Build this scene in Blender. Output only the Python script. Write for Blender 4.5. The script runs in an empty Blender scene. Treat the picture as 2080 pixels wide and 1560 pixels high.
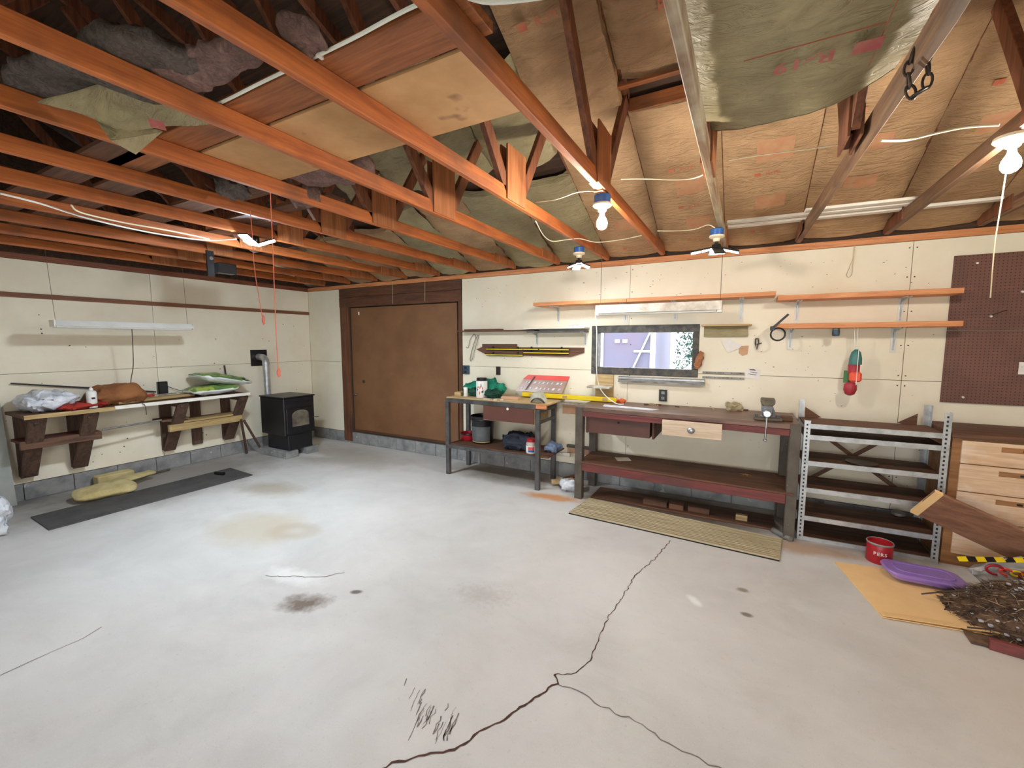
import bpy, bmesh, math, random
from mathutils import Vector, Matrix, noise
random.seed(7)
S = bpy.context.scene
COL = S.collection
PI = math.pi

# ------------------------------------------------------------------ camera
FPX, PITCH, YAW, ROLL = 867.62, 0.0991, -0.4983, 0.0004
CAM = Vector((6.854, -5.0277, 1.7342))
FWD = Vector((math.sin(YAW)*math.cos(PITCH), math.cos(YAW)*math.cos(PITCH), -math.sin(PITCH)))
RGT = Vector((math.cos(YAW), -math.sin(YAW), 0))
UPV = RGT.cross(FWD)
RGT, UPV = (RGT*math.cos(ROLL)+UPV*math.sin(ROLL)), (UPV*math.cos(ROLL)-RGT*math.sin(ROLL))
cd = bpy.data.cameras.new('camera')
cam = bpy.data.objects.new('camera', cd); COL.objects.link(cam)
cam.matrix_world = Matrix(((RGT.x, UPV.x, -FWD.x, CAM.x), (RGT.y, UPV.y, -FWD.y, CAM.y), (RGT.z, UPV.z, -FWD.z, CAM.z), (0, 0, 0, 1)))
cd.sensor_fit = 'HORIZONTAL'; cd.sensor_width = 36.0; cd.lens = FPX/2080*36.0; cd.clip_start = .02
S.camera = cam

# ------------------------------------------------------------------ light and exposure
SKY = 5.0            # overcast daylight, through the open garage door behind the camera and the window
BULB, LEDW, LEDC, LEDQ = 660.0, 280.0, 640.0, 9.0
S.view_settings.view_transform = 'Standard'; S.view_settings.look = 'None'
S.view_settings.gamma = 1.0; S.view_settings.use_curve_mapping = False
S.view_settings.exposure = 0.36
w = bpy.data.worlds.new('overcast_sky'); S.world = w; w.use_nodes = True
w.node_tree.nodes['Background'].inputs[0].default_value = (0.93, 0.965, 1.0, 1)
w.node_tree.nodes['Background'].inputs[1].default_value = SKY
S.cycles.use_denoising = True
S.cycles.use_adaptive_sampling = True; S.cycles.adaptive_threshold = .03
S.cycles.max_bounces = 6; S.cycles.diffuse_bounces = 4; S.cycles.glossy_bounces = 2; S.cycles.transmission_bounces = 4; S.cycles.sample_clamp_indirect = 6.0
pl = bpy.data.lights.new('garage_door_portal', 'AREA'); pl.shape = 'RECTANGLE'; pl.size = 4.2; pl.size_y = 2.15
pl.cycles.is_portal = True
po = bpy.data.objects.new('garage_door_portal', pl); COL.objects.link(po)
po.location = (6.6, -7.38, 1.075); po.rotation_euler = (PI/2, 0, 0); po['kind'] = 'helper'

# ------------------------------------------------------------------ helpers
def ray(x, y): return FWD + RGT*((x-1040)/FPX) - UPV*((y-780)/FPX)
def on(x, y, ax, v):
    """the point where the sight line of a photo pixel meets the plane ax = v"""
    d = ray(x, y); i = 'xyz'.index(ax)
    return CAM + d*((v-CAM[i])/d[i])
def fl(x, y, z=0.0): return on(x, y, 'z', z)
def lin(c):
    c = c/255.0
    return c/12.92 if c <= .04045 else ((c+.055)/1.055)**2.4
def rgb(r, g, b): return (lin(r), lin(g), lin(b), 1)

ORG = {}
class MB:
    def __init__(s): s.v = []; s.f = []; s.T = Matrix()
    def add(s, vs, fs):
        n = len(s.v); s.v += [s.T @ Vector(p) for p in vs]; s.f += [tuple(i+n for i in f) for f in fs]; return s
    def box(s, x0, x1, y0, y1, z0, z1):
        x0, x1 = min(x0, x1), max(x0, x1); y0, y1 = min(y0, y1), max(y0, y1); z0, z1 = min(z0, z1), max(z0, z1)
        return s.add([(x0, y0, z0), (x1, y0, z0), (x1, y1, z0), (x0, y1, z0), (x0, y0, z1), (x1, y0, z1), (x1, y1, z1), (x0, y1, z1)],
                     [(3, 2, 1, 0), (4, 5, 6, 7), (0, 1, 5, 4), (1, 2, 6, 5), (2, 3, 7, 6), (3, 0, 4, 7)])
    def bar(s, a, b, w, h, up=(0, 0, 1)):
        """a bar from a to b, w wide across, h high along up"""
        a, b = Vector(a), Vector(b); d = (b-a).normalized(); u = Vector(up)
        side = d.cross(u)
        if side.length < 1e-4: side = d.cross(Vector((1, 0, 0)))
        side.normalize(); u = side.cross(d).normalized()
        vs = [p+side*i*w/2+u*j*h/2 for p in (a, b) for i, j in ((-1, -1), (1, -1), (1, 1), (-1, 1))]
        return s.add(vs, [(0, 1, 2, 3), (7, 6, 5, 4), (0, 4, 5, 1), (1, 5, 6, 2), (2, 6, 7, 3), (3, 7, 4, 0)])
    def prism(s, poly, off):
        """a flat outline (3d points) pushed by the vector off"""
        n = len(poly); off = Vector(off); P = [Vector(p) for p in poly]
        return s.add(P+[p+off for p in P], [tuple(range(n))[::-1], tuple(range(n, 2*n))]+[(i, (i+1) % n, (i+1) % n+n, i+n) for i in range(n)])
    def tube(s, pts, r, n=8, cap=True, r2=None):
        P = [Vector(p) for p in pts]; vs = []; m = len(P); pu = None
        for i, p in enumerate(P):
            d = (P[min(i+1, m-1)]-P[max(i-1, 0)]).normalized()
            if pu is None: pu = d.orthogonal().normalized()
            pu = (pu-d*pu.dot(d)); pu = pu.normalized() if pu.length > 1e-5 else d.orthogonal().normalized()
            q = d.cross(pu); rr = r if r2 is None else r+(r2-r)*i/(m-1)
            vs += [p+pu*rr*math.cos(2*PI*k/n)+q*rr*math.sin(2*PI*k/n) for k in range(n)]
        fs = [(i*n+k, i*n+(k+1) % n, (i+1)*n+(k+1) % n, (i+1)*n+k) for i in range(m-1) for k in range(n)]
        if cap: fs += [tuple(range(n))[::-1], tuple(range((m-1)*n, m*n))]
        return s.add(vs, fs)
    def lathe(s, prof, c=(0, 0, 0), n=20, cap=True):
        """profile of (radius, height) turned round a vertical axis through c"""
        c = Vector(c); m = len(prof)
        vs = [c+Vector((r*math.cos(2*PI*k/n), r*math.sin(2*PI*k/n), z)) for r, z in prof for k in range(n)]
        fs = [(i*n+k, i*n+(k+1) % n, (i+1)*n+(k+1) % n, (i+1)*n+k) for i in range(m-1) for k in range(n)]
        if cap: fs += [tuple(range(n))[::-1], tuple(range((m-1)*n, m*n))]
        return s.add(vs, fs)
    def grid(s, fn, nu, nv, closed_u=False):
        vs = [Vector(fn(i/nu, j/nv)) for j in range(nv+1) for i in range(nu+1)]
        return s.add(vs, [(j*(nu+1)+i, j*(nu+1)+i+1, (j+1)*(nu+1)+i+1, (j+1)*(nu+1)+i) for j in range(nv) for i in range(nu)])
    def blob(s, c, r, amp=.25, freq=3., nu=24, nv=14, seed=0, flat=None):
        c = Vector(c); r = Vector(r)
        def fn(u, v):
            th = 2*PI*(u % 1.0); ph = PI*(v-.5)
            d = Vector((math.cos(ph)*math.cos(th), math.cos(ph)*math.sin(th), math.sin(ph)))
            k = 1+amp*noise.fractal(d*freq+Vector((seed*3.1, seed*1.7, 0)), .9, 2.1, 4)
            p = Vector((d.x*r.x*k, d.y*r.y*k, d.z*r.z*k))
            if flat is not None and p.z < flat: p.z = flat+(p.z-flat)*.08
            return c+p
        return s.grid(fn, nu, nv)
    def build(s, name, mat, parent=None, smooth=False, bevel=0, rot=None, thick=0):
        me = bpy.data.meshes.new(name)
        if parent is not None: o0 = Vector(ORG[parent.name])
        else:
            lo = Vector([min(p[i] for p in s.v) for i in range(3)]); hi = Vector([max(p[i] for p in s.v) for i in range(3)])
            o0 = Vector(((lo.x+hi.x)/2, (lo.y+hi.y)/2, lo.z))
        me.from_pydata([tuple(p-o0) for p in s.v], [], s.f)
        me.materials.append(mat)
        if smooth:
            me.shade_smooth()
            me.set_sharp_from_angle(angle=math.radians(40 if smooth is True else smooth))
        o = bpy.data.objects.new(name, me); COL.objects.link(o)
        if parent is not None:
            o.parent = parent
        else: o.location = o0
        ORG[o.name] = tuple(o0)
        if thick:
            m = o.modifiers.new('thickness', 'SOLIDIFY'); m.thickness = thick; m.offset = 0
        if bevel:
            m = o.modifiers.new('bevel', 'BEVEL'); m.width = bevel; m.segments = 1; m.limit_method = 'ANGLE'
        return o
def tag(o, label, cat, group=None):
    o['label'] = label; o['category'] = cat
    if group: o['group'] = group
    return o
def thing(name, label, cat, loc=(0, 0, 0), group=None):
    o = bpy.data.objects.new(name, None); COL.objects.link(o); o.location = loc; o.empty_display_size = .1
    ORG[o.name] = tuple(loc)
    return tag(o, label, cat, group)
def struct(o): o['kind'] = 'structure'; return o
def BX(*a): return MB().box(*a)
def copy_tree(src, dx, label=None):
    """a thing with its parts and sub-parts, moved by dx"""
    r = src.copy(); COL.objects.link(r); r.location = src.location+Vector(dx)
    if label: r['label'] = label
    for ch in list(src.children):
        c = ch.copy(); COL.objects.link(c); c.parent = r
        for g in list(ch.children):
            e = g.copy(); COL.objects.link(e); e.parent = c
    return r
def bez(p, n=8):
    """smooth polyline through points"""
    P = [Vector(q) for q in p]; out = []
    for i in range(len(P)-1):
        p0, p1, p2, p3 = P[max(i-1, 0)], P[i], P[i+1], P[min(i+2, len(P)-1)]
        for k in range(n):
            t = k/n
            out.append(.5*((2*p1)+(p2-p0)*t+(2*p0-5*p1+4*p2-p3)*t*t+(3*p1-p0-3*p2+p3)*t**3))
    return out+[P[-1]]

# ------------------------------------------------------------------ materials
class NT:
    def __init__(s, name):
        s.m = bpy.data.materials.new(name); s.m.use_nodes = True; s.t = s.m.node_tree; s.n = s.t.nodes
        s.b = s.n['Principled BSDF']
    def new(s, typ, **kw):
        x = s.n.new(typ)
        for k, v in kw.items(): setattr(x, k, v)
        return x
    def link(s, a, b): s.t.links.new(a, b)
    def coords(s, scale=(1, 1, 1), rnd=True):
        tc = s.new('ShaderNodeTexCoord'); mp = s.new('ShaderNodeMapping'); mp.inputs['Scale'].default_value = scale
        if rnd:
            oi = s.new('ShaderNodeObjectInfo'); ml = s.new('ShaderNodeMath', operation='MULTIPLY'); ml.inputs[1].default_value = 37.0
            s.link(oi.outputs['Random'], ml.inputs[0])
            ad = s.new('ShaderNodeVectorMath', operation='ADD'); s.link(tc.outputs['Object'], ad.inputs[0]); s.link(ml.outputs[0], ad.inputs[1])
            s.link(ad.outputs[0], mp.inputs['Vector'])
        else: s.link(tc.outputs['Object'], mp.inputs['Vector'])
        return mp.outputs[0]
    def noise(s, vec, scale, detail=4, rough=.55, dist=0):
        x = s.new('ShaderNodeTexNoise'); x.inputs['Scale'].default_value = scale; x.inputs['Detail'].default_value = detail
        x.inputs['Roughness'].default_value = rough; x.inputs['Distortion'].default_value = dist
        if vec: s.link(vec, x.inputs['Vector'])
        return x.outputs[0]
    def ramp(s, fac, lo, hi, a=0., b=1.):
        x = s.new('ShaderNodeMapRange'); x.inputs[1].default_value = lo; x.inputs[2].default_value = hi
        x.inputs[3].default_value = a; x.inputs[4].default_value = b; s.link(fac, x.inputs[0]); return x.outputs[0]
    def mix(s, fac, a, b, mode='MIX'):
        x = s.new('ShaderNodeMix', data_type='RGBA', blend_type=mode)
        for sock, v in ((x.inputs[0], fac), (x.inputs[6], a), (x.inputs[7], b)):
            if hasattr(v, 'node'): s.link(v, sock)
            else: sock.default_value = v
        return x.outputs[2]
    def bump(s, h, strength=.3, dist=.01):
        x = s.new('ShaderNodeBump'); x.inputs['Strength'].default_value = strength; x.inputs['Distance'].default_value = dist
        s.link(h, x.inputs['Height']); s.link(x.outputs[0], s.b.inputs['Normal'])
    def out(s, col, rough=.7, metal=0, spec=.5):
        if hasattr(col, 'node'): s.link(col, s.b.inputs['Base Color'])
        else: s.b.inputs['Base Color'].default_value = col
        s.b.inputs['Roughness'].default_value = rough; s.b.inputs['Metallic'].default_value = metal
        s.b.inputs['Specular IOR Level'].default_value = spec
        return s.m
def wood(name, c1, c2, ax='x', rough=.65, knots=True, grime=None):
    t = NT(name); sc = {'x': (.6, 9, 9), 'y': (9, .6, 9), 'z': (9, 9, .6)}[ax]
    v = t.coords(sc)
    n1 = t.noise(v, 2.2, 6, .6, 1.2); n2 = t.noise(v, 9, 5, .7)
    c = t.mix(t.ramp(n1, .35, .65), c1, c2)
    c = t.mix(t.ramp(n2, .45, .8, 0, .45), c, tuple(x*.45 for x in c2[:3])+(1,))
    if grime:
        g = t.noise(t.coords((1, 1, 1)), 2.3, 4, .6); c = t.mix(t.ramp(g, .5, .72, 0, .8), c, grime)
    return t.out(c, rough)
def paint(name, c, c2=None, scale=3., rough=.6, spots=None, metal=0, bump=0, amount=.6, spec=.5, spot_scale=22, spot_lo=.68):
    t = NT(name); v = t.coords()
    n = t.noise(v, scale, 5, .6)
    col = t.mix(t.ramp(n, .4, .7, 0, amount), c, c2 or tuple(x*.75 for x in c[:3])+(1,))
    if spots:
        n3 = t.noise(v, spot_scale, 3, .6); col = t.mix(t.ramp(n3, spot_lo, spot_lo+.06), col, spots)
    if bump: t.bump(t.noise(v, scale*12, 4, .6), bump, .004)
    return t.out(col, rough, metal, spec)
def emit(name, c, strength):
    t = NT(name); t.b.inputs['Base Color'].default_value = (.8, .8, .8, 1)
    t.b.inputs['Emission Color'].default_value = c; t.b.inputs['Emission Strength'].default_value = strength
    return t.m
def fabric(name, c, c2, scale=8, bump=.5):
    return paint(name, c, c2, scale, .9, bump=bump, amount=1., spec=.2)

M = {}
M['chord'] = wood('reddish_lumber', rgb(206, 118, 58), rgb(162, 86, 42), 'y', .6, grime=rgb(112, 70, 46))
M['chordpale'] = wood('paint_smeared_lumber', rgb(176, 158, 128), rgb(120, 84, 58), 'y', .6, grime=rgb(190, 182, 158))
M['chorddull'] = wood('dull_brown_lumber', rgb(150, 116, 86), rgb(112, 80, 58), 'y', .65, grime=rgb(92, 72, 58))
M['web'] = wood('brown_lumber', rgb(150, 92, 62), rgb(104, 62, 44), 'z', .65)
M['gusset'] = wood('plywood_gusset', rgb(186, 118, 72), rgb(150, 90, 52), 'z', .7)
M['plankx'] = wood('old_plank_x', rgb(172, 104, 58), rgb(128, 72, 38), 'x', .6, grime=rgb(96, 66, 46))
M['shelfx'] = wood('orange_shelf_wood', rgb(226, 158, 106), rgb(194, 118, 70), 'x', .55)
M['browny'] = wood('brown_wood_y', rgb(120, 84, 62), rgb(78, 54, 42), 'y', .7)
M['brownx'] = wood('brown_wood_x', rgb(118, 78, 54), rgb(76, 50, 38), 'x', .7)
M['brownz'] = wood('brown_wood_z', rgb(104, 78, 62), rgb(70, 52, 44), 'z', .75)
M['pinez'] = wood('weathered_jamb', rgb(124, 78, 50), rgb(88, 54, 36), 'z', .7, grime=rgb(66, 46, 36))
M['pinex'] = wood('weathered_header', rgb(110, 68, 44), rgb(76, 46, 32), 'x', .7, grime=rgb(58, 42, 34))
M['paley'] = wood('pale_wood_y', rgb(196, 170, 118), rgb(164, 134, 86), 'y', .65)
M['palex'] = wood('pale_wood_x', rgb(206, 180, 132), rgb(172, 140, 94), 'x', .65)
M['redx'] = wood('red_painted_wood', rgb(128, 60, 56), rgb(96, 44, 42), 'x', .6, grime=rgb(80, 52, 46))
M['benchtop'] = wood('worn_bench_top', rgb(132, 100, 84), rgb(92, 68, 58), 'x', .45, grime=rgb(74, 58, 52))
M['sheath'] = wood('roof_sheathing', rgb(88, 62, 46), rgb(58, 42, 34), 'x', .85)
M['drywall'] = paint('cream_wall_board', rgb(240, 232, 212), rgb(226, 214, 188), 1.6, .75, spots=rgb(168, 150, 122), amount=.7, spot_scale=17, spot_lo=.735)
M['gap'] = paint('stud_cavity', rgb(70, 60, 50), None, 3, .9)
M['block'] = paint('concrete_block', rgb(150, 150, 148), rgb(112, 114, 116), 6, .9, bump=.5, amount=1., spots=rgb(190, 190, 186), spot_scale=9, spot_lo=.64)
M['mortar'] = paint('mortar', rgb(112, 110, 106), None, 8, .95)
M['hardboard'] = paint('brown_hardboard', rgb(132, 92, 60), rgb(112, 76, 48), 2.2, .6, amount=.8)
M['peg'] = paint('brown_pegboard', rgb(104, 70, 58), rgb(90, 60, 50), 4, .55)
M['white'] = paint('white_enamel', rgb(232, 232, 228), rgb(206, 204, 196), 5, .4)
M['whiteboard'] = paint('white_painted_board', rgb(240, 236, 226), rgb(214, 204, 186), 4, .55)
M['whitewood'] = paint('scuffed_white_trim', rgb(214, 208, 196), rgb(150, 134, 116), 6, .6, amount=1.)
M['steelgrey'] = paint('grey_steel_frame', rgb(96, 94, 94), rgb(64, 60, 60), 7, .45, metal=.35, amount=1., spots=rgb(120, 92, 74), spot_lo=.66)
M['olive'] = paint('grey_green_leg_paint', rgb(92, 84, 74), rgb(72, 62, 54), 6, .6, amount=1., spots=rgb(150, 140, 126))
M['galv'] = paint('galvanised_steel', rgb(196, 198, 200), rgb(150, 152, 154), 14, .35, metal=.55, amount=.8)
M['galvdark'] = paint('dirty_steel', rgb(150, 148, 144), rgb(104, 98, 92), 10, .5, metal=.35, amount=1., spots=rgb(90, 74, 62))
M['black'] = paint('black_enamel', rgb(24, 24, 27), rgb(34, 34, 38), 6, .38)
M['blackplastic'] = paint('black_plastic', rgb(22, 22, 24), rgb(36, 36, 38), 9, .3)
M['chrome'] = paint('polished_metal', rgb(188, 190, 194), rgb(150, 152, 156), 9, .28, metal=1)
M['iron'] = paint('grimy_cast_iron', rgb(112, 100, 80), rgb(78, 70, 60), 12, .5, metal=.3, amount=1.)
M['ironpaint'] = paint('blue_grey_vise_paint', rgb(126, 130, 142), rgb(96, 98, 108), 14, .45, amount=1.)
M['yellow'] = paint('yellow_enamel', rgb(238, 208, 30), rgb(214, 180, 20), 6, .4)
M['red'] = paint('red_enamel', rgb(176, 28, 40), rgb(136, 20, 32), 7, .4)
M['coral'] = paint('coral_red_plastic', rgb(232, 84, 74), rgb(210, 66, 60), 5, .4)
M['cable'] = paint('cream_cable', rgb(232, 224, 196), rgb(206, 196, 164), 7, .5)
M['cablewhite'] = paint('white_cable', rgb(236, 236, 226), rgb(206, 206, 196), 7, .5)
M['pinkstring'] = paint('pink_string', rgb(236, 136, 118), rgb(214, 106, 92), 30, .8)
M['twine'] = paint('pale_twine', rgb(206, 192, 160), rgb(176, 158, 128), 30, .8)
M['bluebox'] = paint('blue_plastic_box', rgb(40, 96, 170), rgb(30, 74, 140), 6, .4)
M['porcelain'] = paint('ivory_porcelain', rgb(238, 226, 198), rgb(222, 206, 176), 4, .3)
M['ledwhite'] = emit('daylight_led_panel', (.88, .95, 1, 1), LEDW)
M['ledcold'] = emit('cold_led_panel', (.78, .9, 1, 1), LEDC)
M['leddim'] = emit('dim_led_panel', (.9, .95, 1, 1), LEDQ)
M['bulb'] = emit('warm_bulb_glass', (1, .91, .79, 1), BULB)

def kraft_mat(name, c1, c2):
    t = NT(name); v = t.coords((1, 1, 1))
    n = t.noise(v, 2.2, 5, .6); n2 = t.noise(t.coords((3.5, 13, 13)), 1.5, 4, .65, 1.6); n3 = t.noise(v, 34, 3, .5)
    c = t.mix(t.ramp(n, .36, .66), c1, c2)
    c = t.mix(t.ramp(n2, .54, .78, 0, .42), c, tuple(x*.55 for x in c2[:3])+(1,))  # darker streaks paint the shade of creases into the paper
    c = t.mix(t.ramp(n3, .6, .8, 0, .25), c, tuple(x*.6 for x in c1[:3])+(1,))
    t.bump(n2, .9, .025)
    return t.out(c, .55, 0, .35)
M['kraft'] = kraft_mat('kraft_paper_facing', rgb(190, 156, 118), rgb(158, 126, 92))
M['kraft2'] = kraft_mat('kraft_paper_green_cast', rgb(172, 160, 124), rgb(144, 132, 100))  # green cast of the LED light put into the paper colour
M['print'] = paint('faded_red_print', rgb(190, 100, 74), rgb(184, 130, 96), 14, .7, amount=1.)
M['printpale'] = paint('pale_red_print', rgb(186, 132, 98), rgb(186, 152, 114), 16, .7, amount=1.)
M['printdark'] = paint('crimson_print', rgb(160, 74, 76), rgb(164, 110, 92), 14, .7, amount=1.)
M['printline'] = paint('thin_brown_print', rgb(160, 84, 58), None, 14, .7)
def wool(name, a, b, c):
    t = NT(name); v = t.coords(); n1 = t.noise(v, 6, 8, .7, .8); n2 = t.noise(v, 28, 8, .75, 1.5)
    col = t.mix(t.ramp(n1, .35, .65), a, b); col = t.mix(t.ramp(n2, .4, .68), col, c)
    t.bump(n2, 1., .03); return t.out(col, 1., 0, .1)
M['fluff'] = wool('dusty_pink_glass_wool', rgb(196, 156, 146), rgb(150, 122, 114), rgb(124, 104, 100))
M['fluffgrey'] = wool('dusty_grey_glass_wool', rgb(128, 116, 108), rgb(92, 84, 80), rgb(150, 138, 130))
M['fibre'] = paint('tan_fibreboard', rgb(204, 158, 108), rgb(176, 130, 84), 2.5, .8, amount=1., spots=rgb(126, 88, 62), spot_scale=3.2, spot_lo=.66)

def floor_mat():
    t = NT('stained_concrete_floor'); v = t.coords((1, 1, 1), rnd=False)
    n1 = t.noise(v, .9, 6, .6, .4); n2 = t.noise(t.coords((1.0, 1.5, 1), rnd=False), 2.0, 8, .65, .5); n3 = t.noise(v, 38, 4, .6)
    c = t.mix(t.ramp(n1, .35, .65), rgb(216, 213, 209), rgb(198, 195, 191))
    c = t.mix(t.ramp(n2, .52, .74, 0, .35), c, rgb(228, 225, 222))
    c = t.mix(t.ramp(n2, .25, .45, .3, 0), c, rgb(176, 171, 164))
    c = t.mix(t.ramp(n3, .62, .78, 0, .3), c, rgb(166, 158, 148))
    n4 = t.noise(v, 150, 3, .7); c = t.mix(t.ramp(n4, .55, .8, 0, .35), c, rgb(240, 238, 236)); c = t.mix(t.ramp(n4, .2, .42, .3, 0), c, rgb(150, 146, 142))
    cache = {}
    def stain(cx, cy, rx, ry, ang, col, amt, ns=5., br=.9, ring=0, streak=None):
        nonlocal c
        tc = t.new('ShaderNodeTexCoord'); mp = t.new('ShaderNodeMapping', vector_type='TEXTURE')
        mp.inputs['Location'].default_value = (cx-FLO[0], cy-FLO[1], 0); mp.inputs['Rotation'].default_value = (0, 0, ang); mp.inputs['Scale'].default_value = (rx, ry, 1)
        t.link(tc.outputs['Object'], mp.inputs['Vector'])
        ln = t.new('ShaderNodeVectorMath', operation='LENGTH'); t.link(mp.outputs[0], ln.inputs[0])
        key = min((3, 5, 9, 15, 26), key=lambda q: abs(q-ns))
        if key not in cache: cache[key] = t.noise(v, key, 3, .7)
        nn = cache[key]
        a = t.new('ShaderNodeMath', operation='MULTIPLY_ADD'); t.link(nn, a.inputs[0]); a.inputs[1].default_value = br; t.link(ln.outputs['Value'], a.inputs[2])
        f = t.ramp(a.outputs[0], .6+br*.28, 1.0+br*.5, amt, 0)
        if ring:
            f2 = t.ramp(a.outputs[0], .25+br*.3, .75+br*.45, 0, 1); m3 = t.new('ShaderNodeMath', operation='MULTIPLY'); t.link(f, m3.inputs[0]); t.link(f2, m3.inputs[1]); f = m3.outputs[0]
        c = t.mix(f, c, col)
    P = lambda x, y: fl(x, y)
    q = P(630, 1216); stain(q.x, q.y, .22, .12, .55, rgb(104, 82, 62), .9, 9, 1.3)
    q = P(735, 1195); stain(q.x, q.y, .05, .03, .5, rgb(92, 78, 66), .9, 12, .6)
    q = P(540, 1068); stain(q.x, q.y, .62, .40, .3, rgb(190, 176, 150), .6, 3)
    q = P(610, 1074); stain(q.x, q.y, .30, .20, .3, rgb(170, 148, 118), .6, 4, .5, ring=1)
    q = P(560, 990); stain(q.x, q.y, .5, .3, .2, rgb(158, 142, 118), .6, 3)
    q = P(1130, 1008); stain(q.x, q.y, .42, .13, .1, rgb(206, 142, 86), .9, 7, .9)
    q = P(1640, 1110); stain(q.x, q.y, .5, .16, .1, rgb(176, 136, 96), .7, 7, .9)
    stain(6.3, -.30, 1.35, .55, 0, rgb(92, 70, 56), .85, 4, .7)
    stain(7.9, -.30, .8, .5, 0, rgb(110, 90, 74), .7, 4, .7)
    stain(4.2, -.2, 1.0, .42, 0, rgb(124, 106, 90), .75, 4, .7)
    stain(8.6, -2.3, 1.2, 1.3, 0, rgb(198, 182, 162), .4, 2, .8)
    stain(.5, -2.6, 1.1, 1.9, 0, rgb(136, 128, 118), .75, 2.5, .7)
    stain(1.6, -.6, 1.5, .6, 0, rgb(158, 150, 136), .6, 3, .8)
    q = P(645, 915); stain(q.x+.1, q.y-.2, .45, .16, .2, rgb(222, 220, 216), .8, 5, 1.)
    q = P(610, 1165); stain(q.x, q.y, .34, .12, .1, rgb(232, 230, 228), .8, 9, 1.)
    q = P(1412, 1212); stain(q.x, q.y, .08, .04, -.9, rgb(240, 240, 238), .9, 14, .9)
    q = P(1508, 1191); stain(q.x, q.y, .05, .035, 0, rgb(128, 112, 92), .8, 14, .7)
    q = P(1517, 1240); stain(q.x, q.y, .045, .03, 0, rgb(112, 100, 88), .9, 14, .5)
    q = P(990, 1200); stain(q.x, q.y, .26, .14, .2, rgb(170, 162, 154), .45, 26, 1.9)
    q = P(20, 1010); stain(q.x, q.y+.1, .9, .5, 0, rgb(96, 88, 84), .7, 3, .8)
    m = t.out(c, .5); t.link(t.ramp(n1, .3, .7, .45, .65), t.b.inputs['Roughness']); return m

# ------------------------------------------------------------------ the shell
XR, YF, ZT = 9.8, -7.35, 2.606      # right wall, front wall, top of the wall boards
FLO = ((0+XR)/2, (YF+.1)/2)
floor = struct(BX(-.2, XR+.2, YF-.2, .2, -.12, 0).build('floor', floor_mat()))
M['crack'] = paint('crack_shadow', rgb(74, 52, 44), rgb(110, 70, 54), 12, .95)
def crack(pts, w, seed, mat=M['crack'], step=.03):
    rnd = random.Random(seed); P = [fl(*p, .0015) for p in pts]; line = [P[0]]
    for a, b in zip(P, P[1:]):
        n = max(1, int((b-a).length/step)); d = (b-a).normalized(); sd = Vector((-d.y, d.x, 0))
        for k in range(1, n+1): line.append(a.lerp(b, k/n)+sd*rnd.uniform(-1, 1)*step*.38)
    mb = MB(); vs = []
    for i, p in enumerate(line):
        d = (line[min(i+1, len(line)-1)]-line[max(i-1, 0)]).normalized(); sd = Vector((-d.y, d.x, 0)); ww = w*rnd.uniform(.5, 1.4)/2
        vs += [p-sd*ww, p+sd*ww]
    mb.add(vs, [(2*i, 2*i+2, 2*i+3, 2*i+1) for i in range(len(line)-1)])
    return mb.build('crack', mat, floor)
crack([(1362, 1098), (1330, 1135), (1290, 1170), (1262, 1215), (1238, 1250), (1218, 1290), (1205, 1330), (1185, 1356), (1160, 1368), (1126, 1370)], .006, 1, step=.022)
crack([(1126, 1370), (1131, 1389), (1100, 1408), (1050, 1443), (1005, 1470), (975, 1488), (945, 1512), (900, 1528), (850, 1538), (810, 1545), (770, 1562), (700, 1600)], .010, 2, step=.022)
M['scuff'] = paint('dark_tyre_scuff', rgb(112, 104, 96), rgb(160, 154, 148), 60, .9, amount=1.)
rs = random.Random(21)
for k in range(30):
    cx_, cy_ = rs.choice(((835, 1412), (862, 1458), (895, 1480), (915, 1468))); cx_ += rs.gauss(0, 9); cy_ += rs.gauss(0, 14); L2 = rs.uniform(7, 24)
    o = crack([(cx_+L2*.5, cy_-L2), (cx_+1, cy_), (cx_-L2*.42, cy_+L2)], rs.uniform(.002, .006), 30+k, M['scuff'], .02); o.name = 'scuff_mark'
M['hairline'] = paint('hairline_crack', rgb(134, 124, 116), None, 12, .95)
crack([(1131, 1389), (1170, 1400), (1210, 1425), (1250, 1448), (1290, 1465), (1330, 1490), (1370, 1520), (1420, 1540), (1500, 1580)], .005, 3, M['hairline'])
crack([(540, 1169), (580, 1170), (620, 1172), (660, 1170), (700, 1164)], .006, 4, M['hairline'])
crack([(0, 1372), (60, 1346), (110, 1325), (170, 1300), (215, 1275)], .005, 5, M['hairline'], .1)

BH = 0.19        # height of the block course
def wall(name, boxes):
    mb = MB()
    for b in boxes: mb.box(*b)
    return struct(mb.build(name, M['gap']))
DX0, DX1, DZ1 = 1.005, 3.245, 2.30        # big door opening
WX0, WX1, WZ0, WZ1 = 5.22, 6.413, 1.347, 1.92  # window opening
wb = wall('wall_back', [(-.2, DX0, .02, .16, BH, 2.645), (DX1, WX0, .02, .16, BH, 2.645), (WX1, XR+.2, .02, .16, BH, 2.645),
                        (WX0, WX1, .02, .16, BH, WZ0), (WX0, WX1, .02, .16, WZ1, 2.645), (DX0, DX1, .02, .16, DZ1, 2.645)])
wl = wall('wall_left', [(-.16, -.02, YF-.2, 0.16, BH, 2.645)])
wr = wall('wall_right', [(XR+.02, XR+.16, YF-.2, .16, 0, 2.645)])
GX0, GX1, GZ = 4.5, 8.7, 2.15
wf = wall('wall_front', [(-.2, GX0, YF-.16, YF-.02, 0, 2.645), (GX1, XR+.2, YF-.16, YF-.02, 0, 2.645), (GX0, GX1, YF-.16, YF-.02, GZ, 2.645)])
G = .0022
def sheet_back(x0, x1, z0, z1): return BX(x0+G, x1-G, 0, .016, z0+G, z1-G).build('wall_board', M['drywall'], wb)
ZS = 1.388
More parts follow.
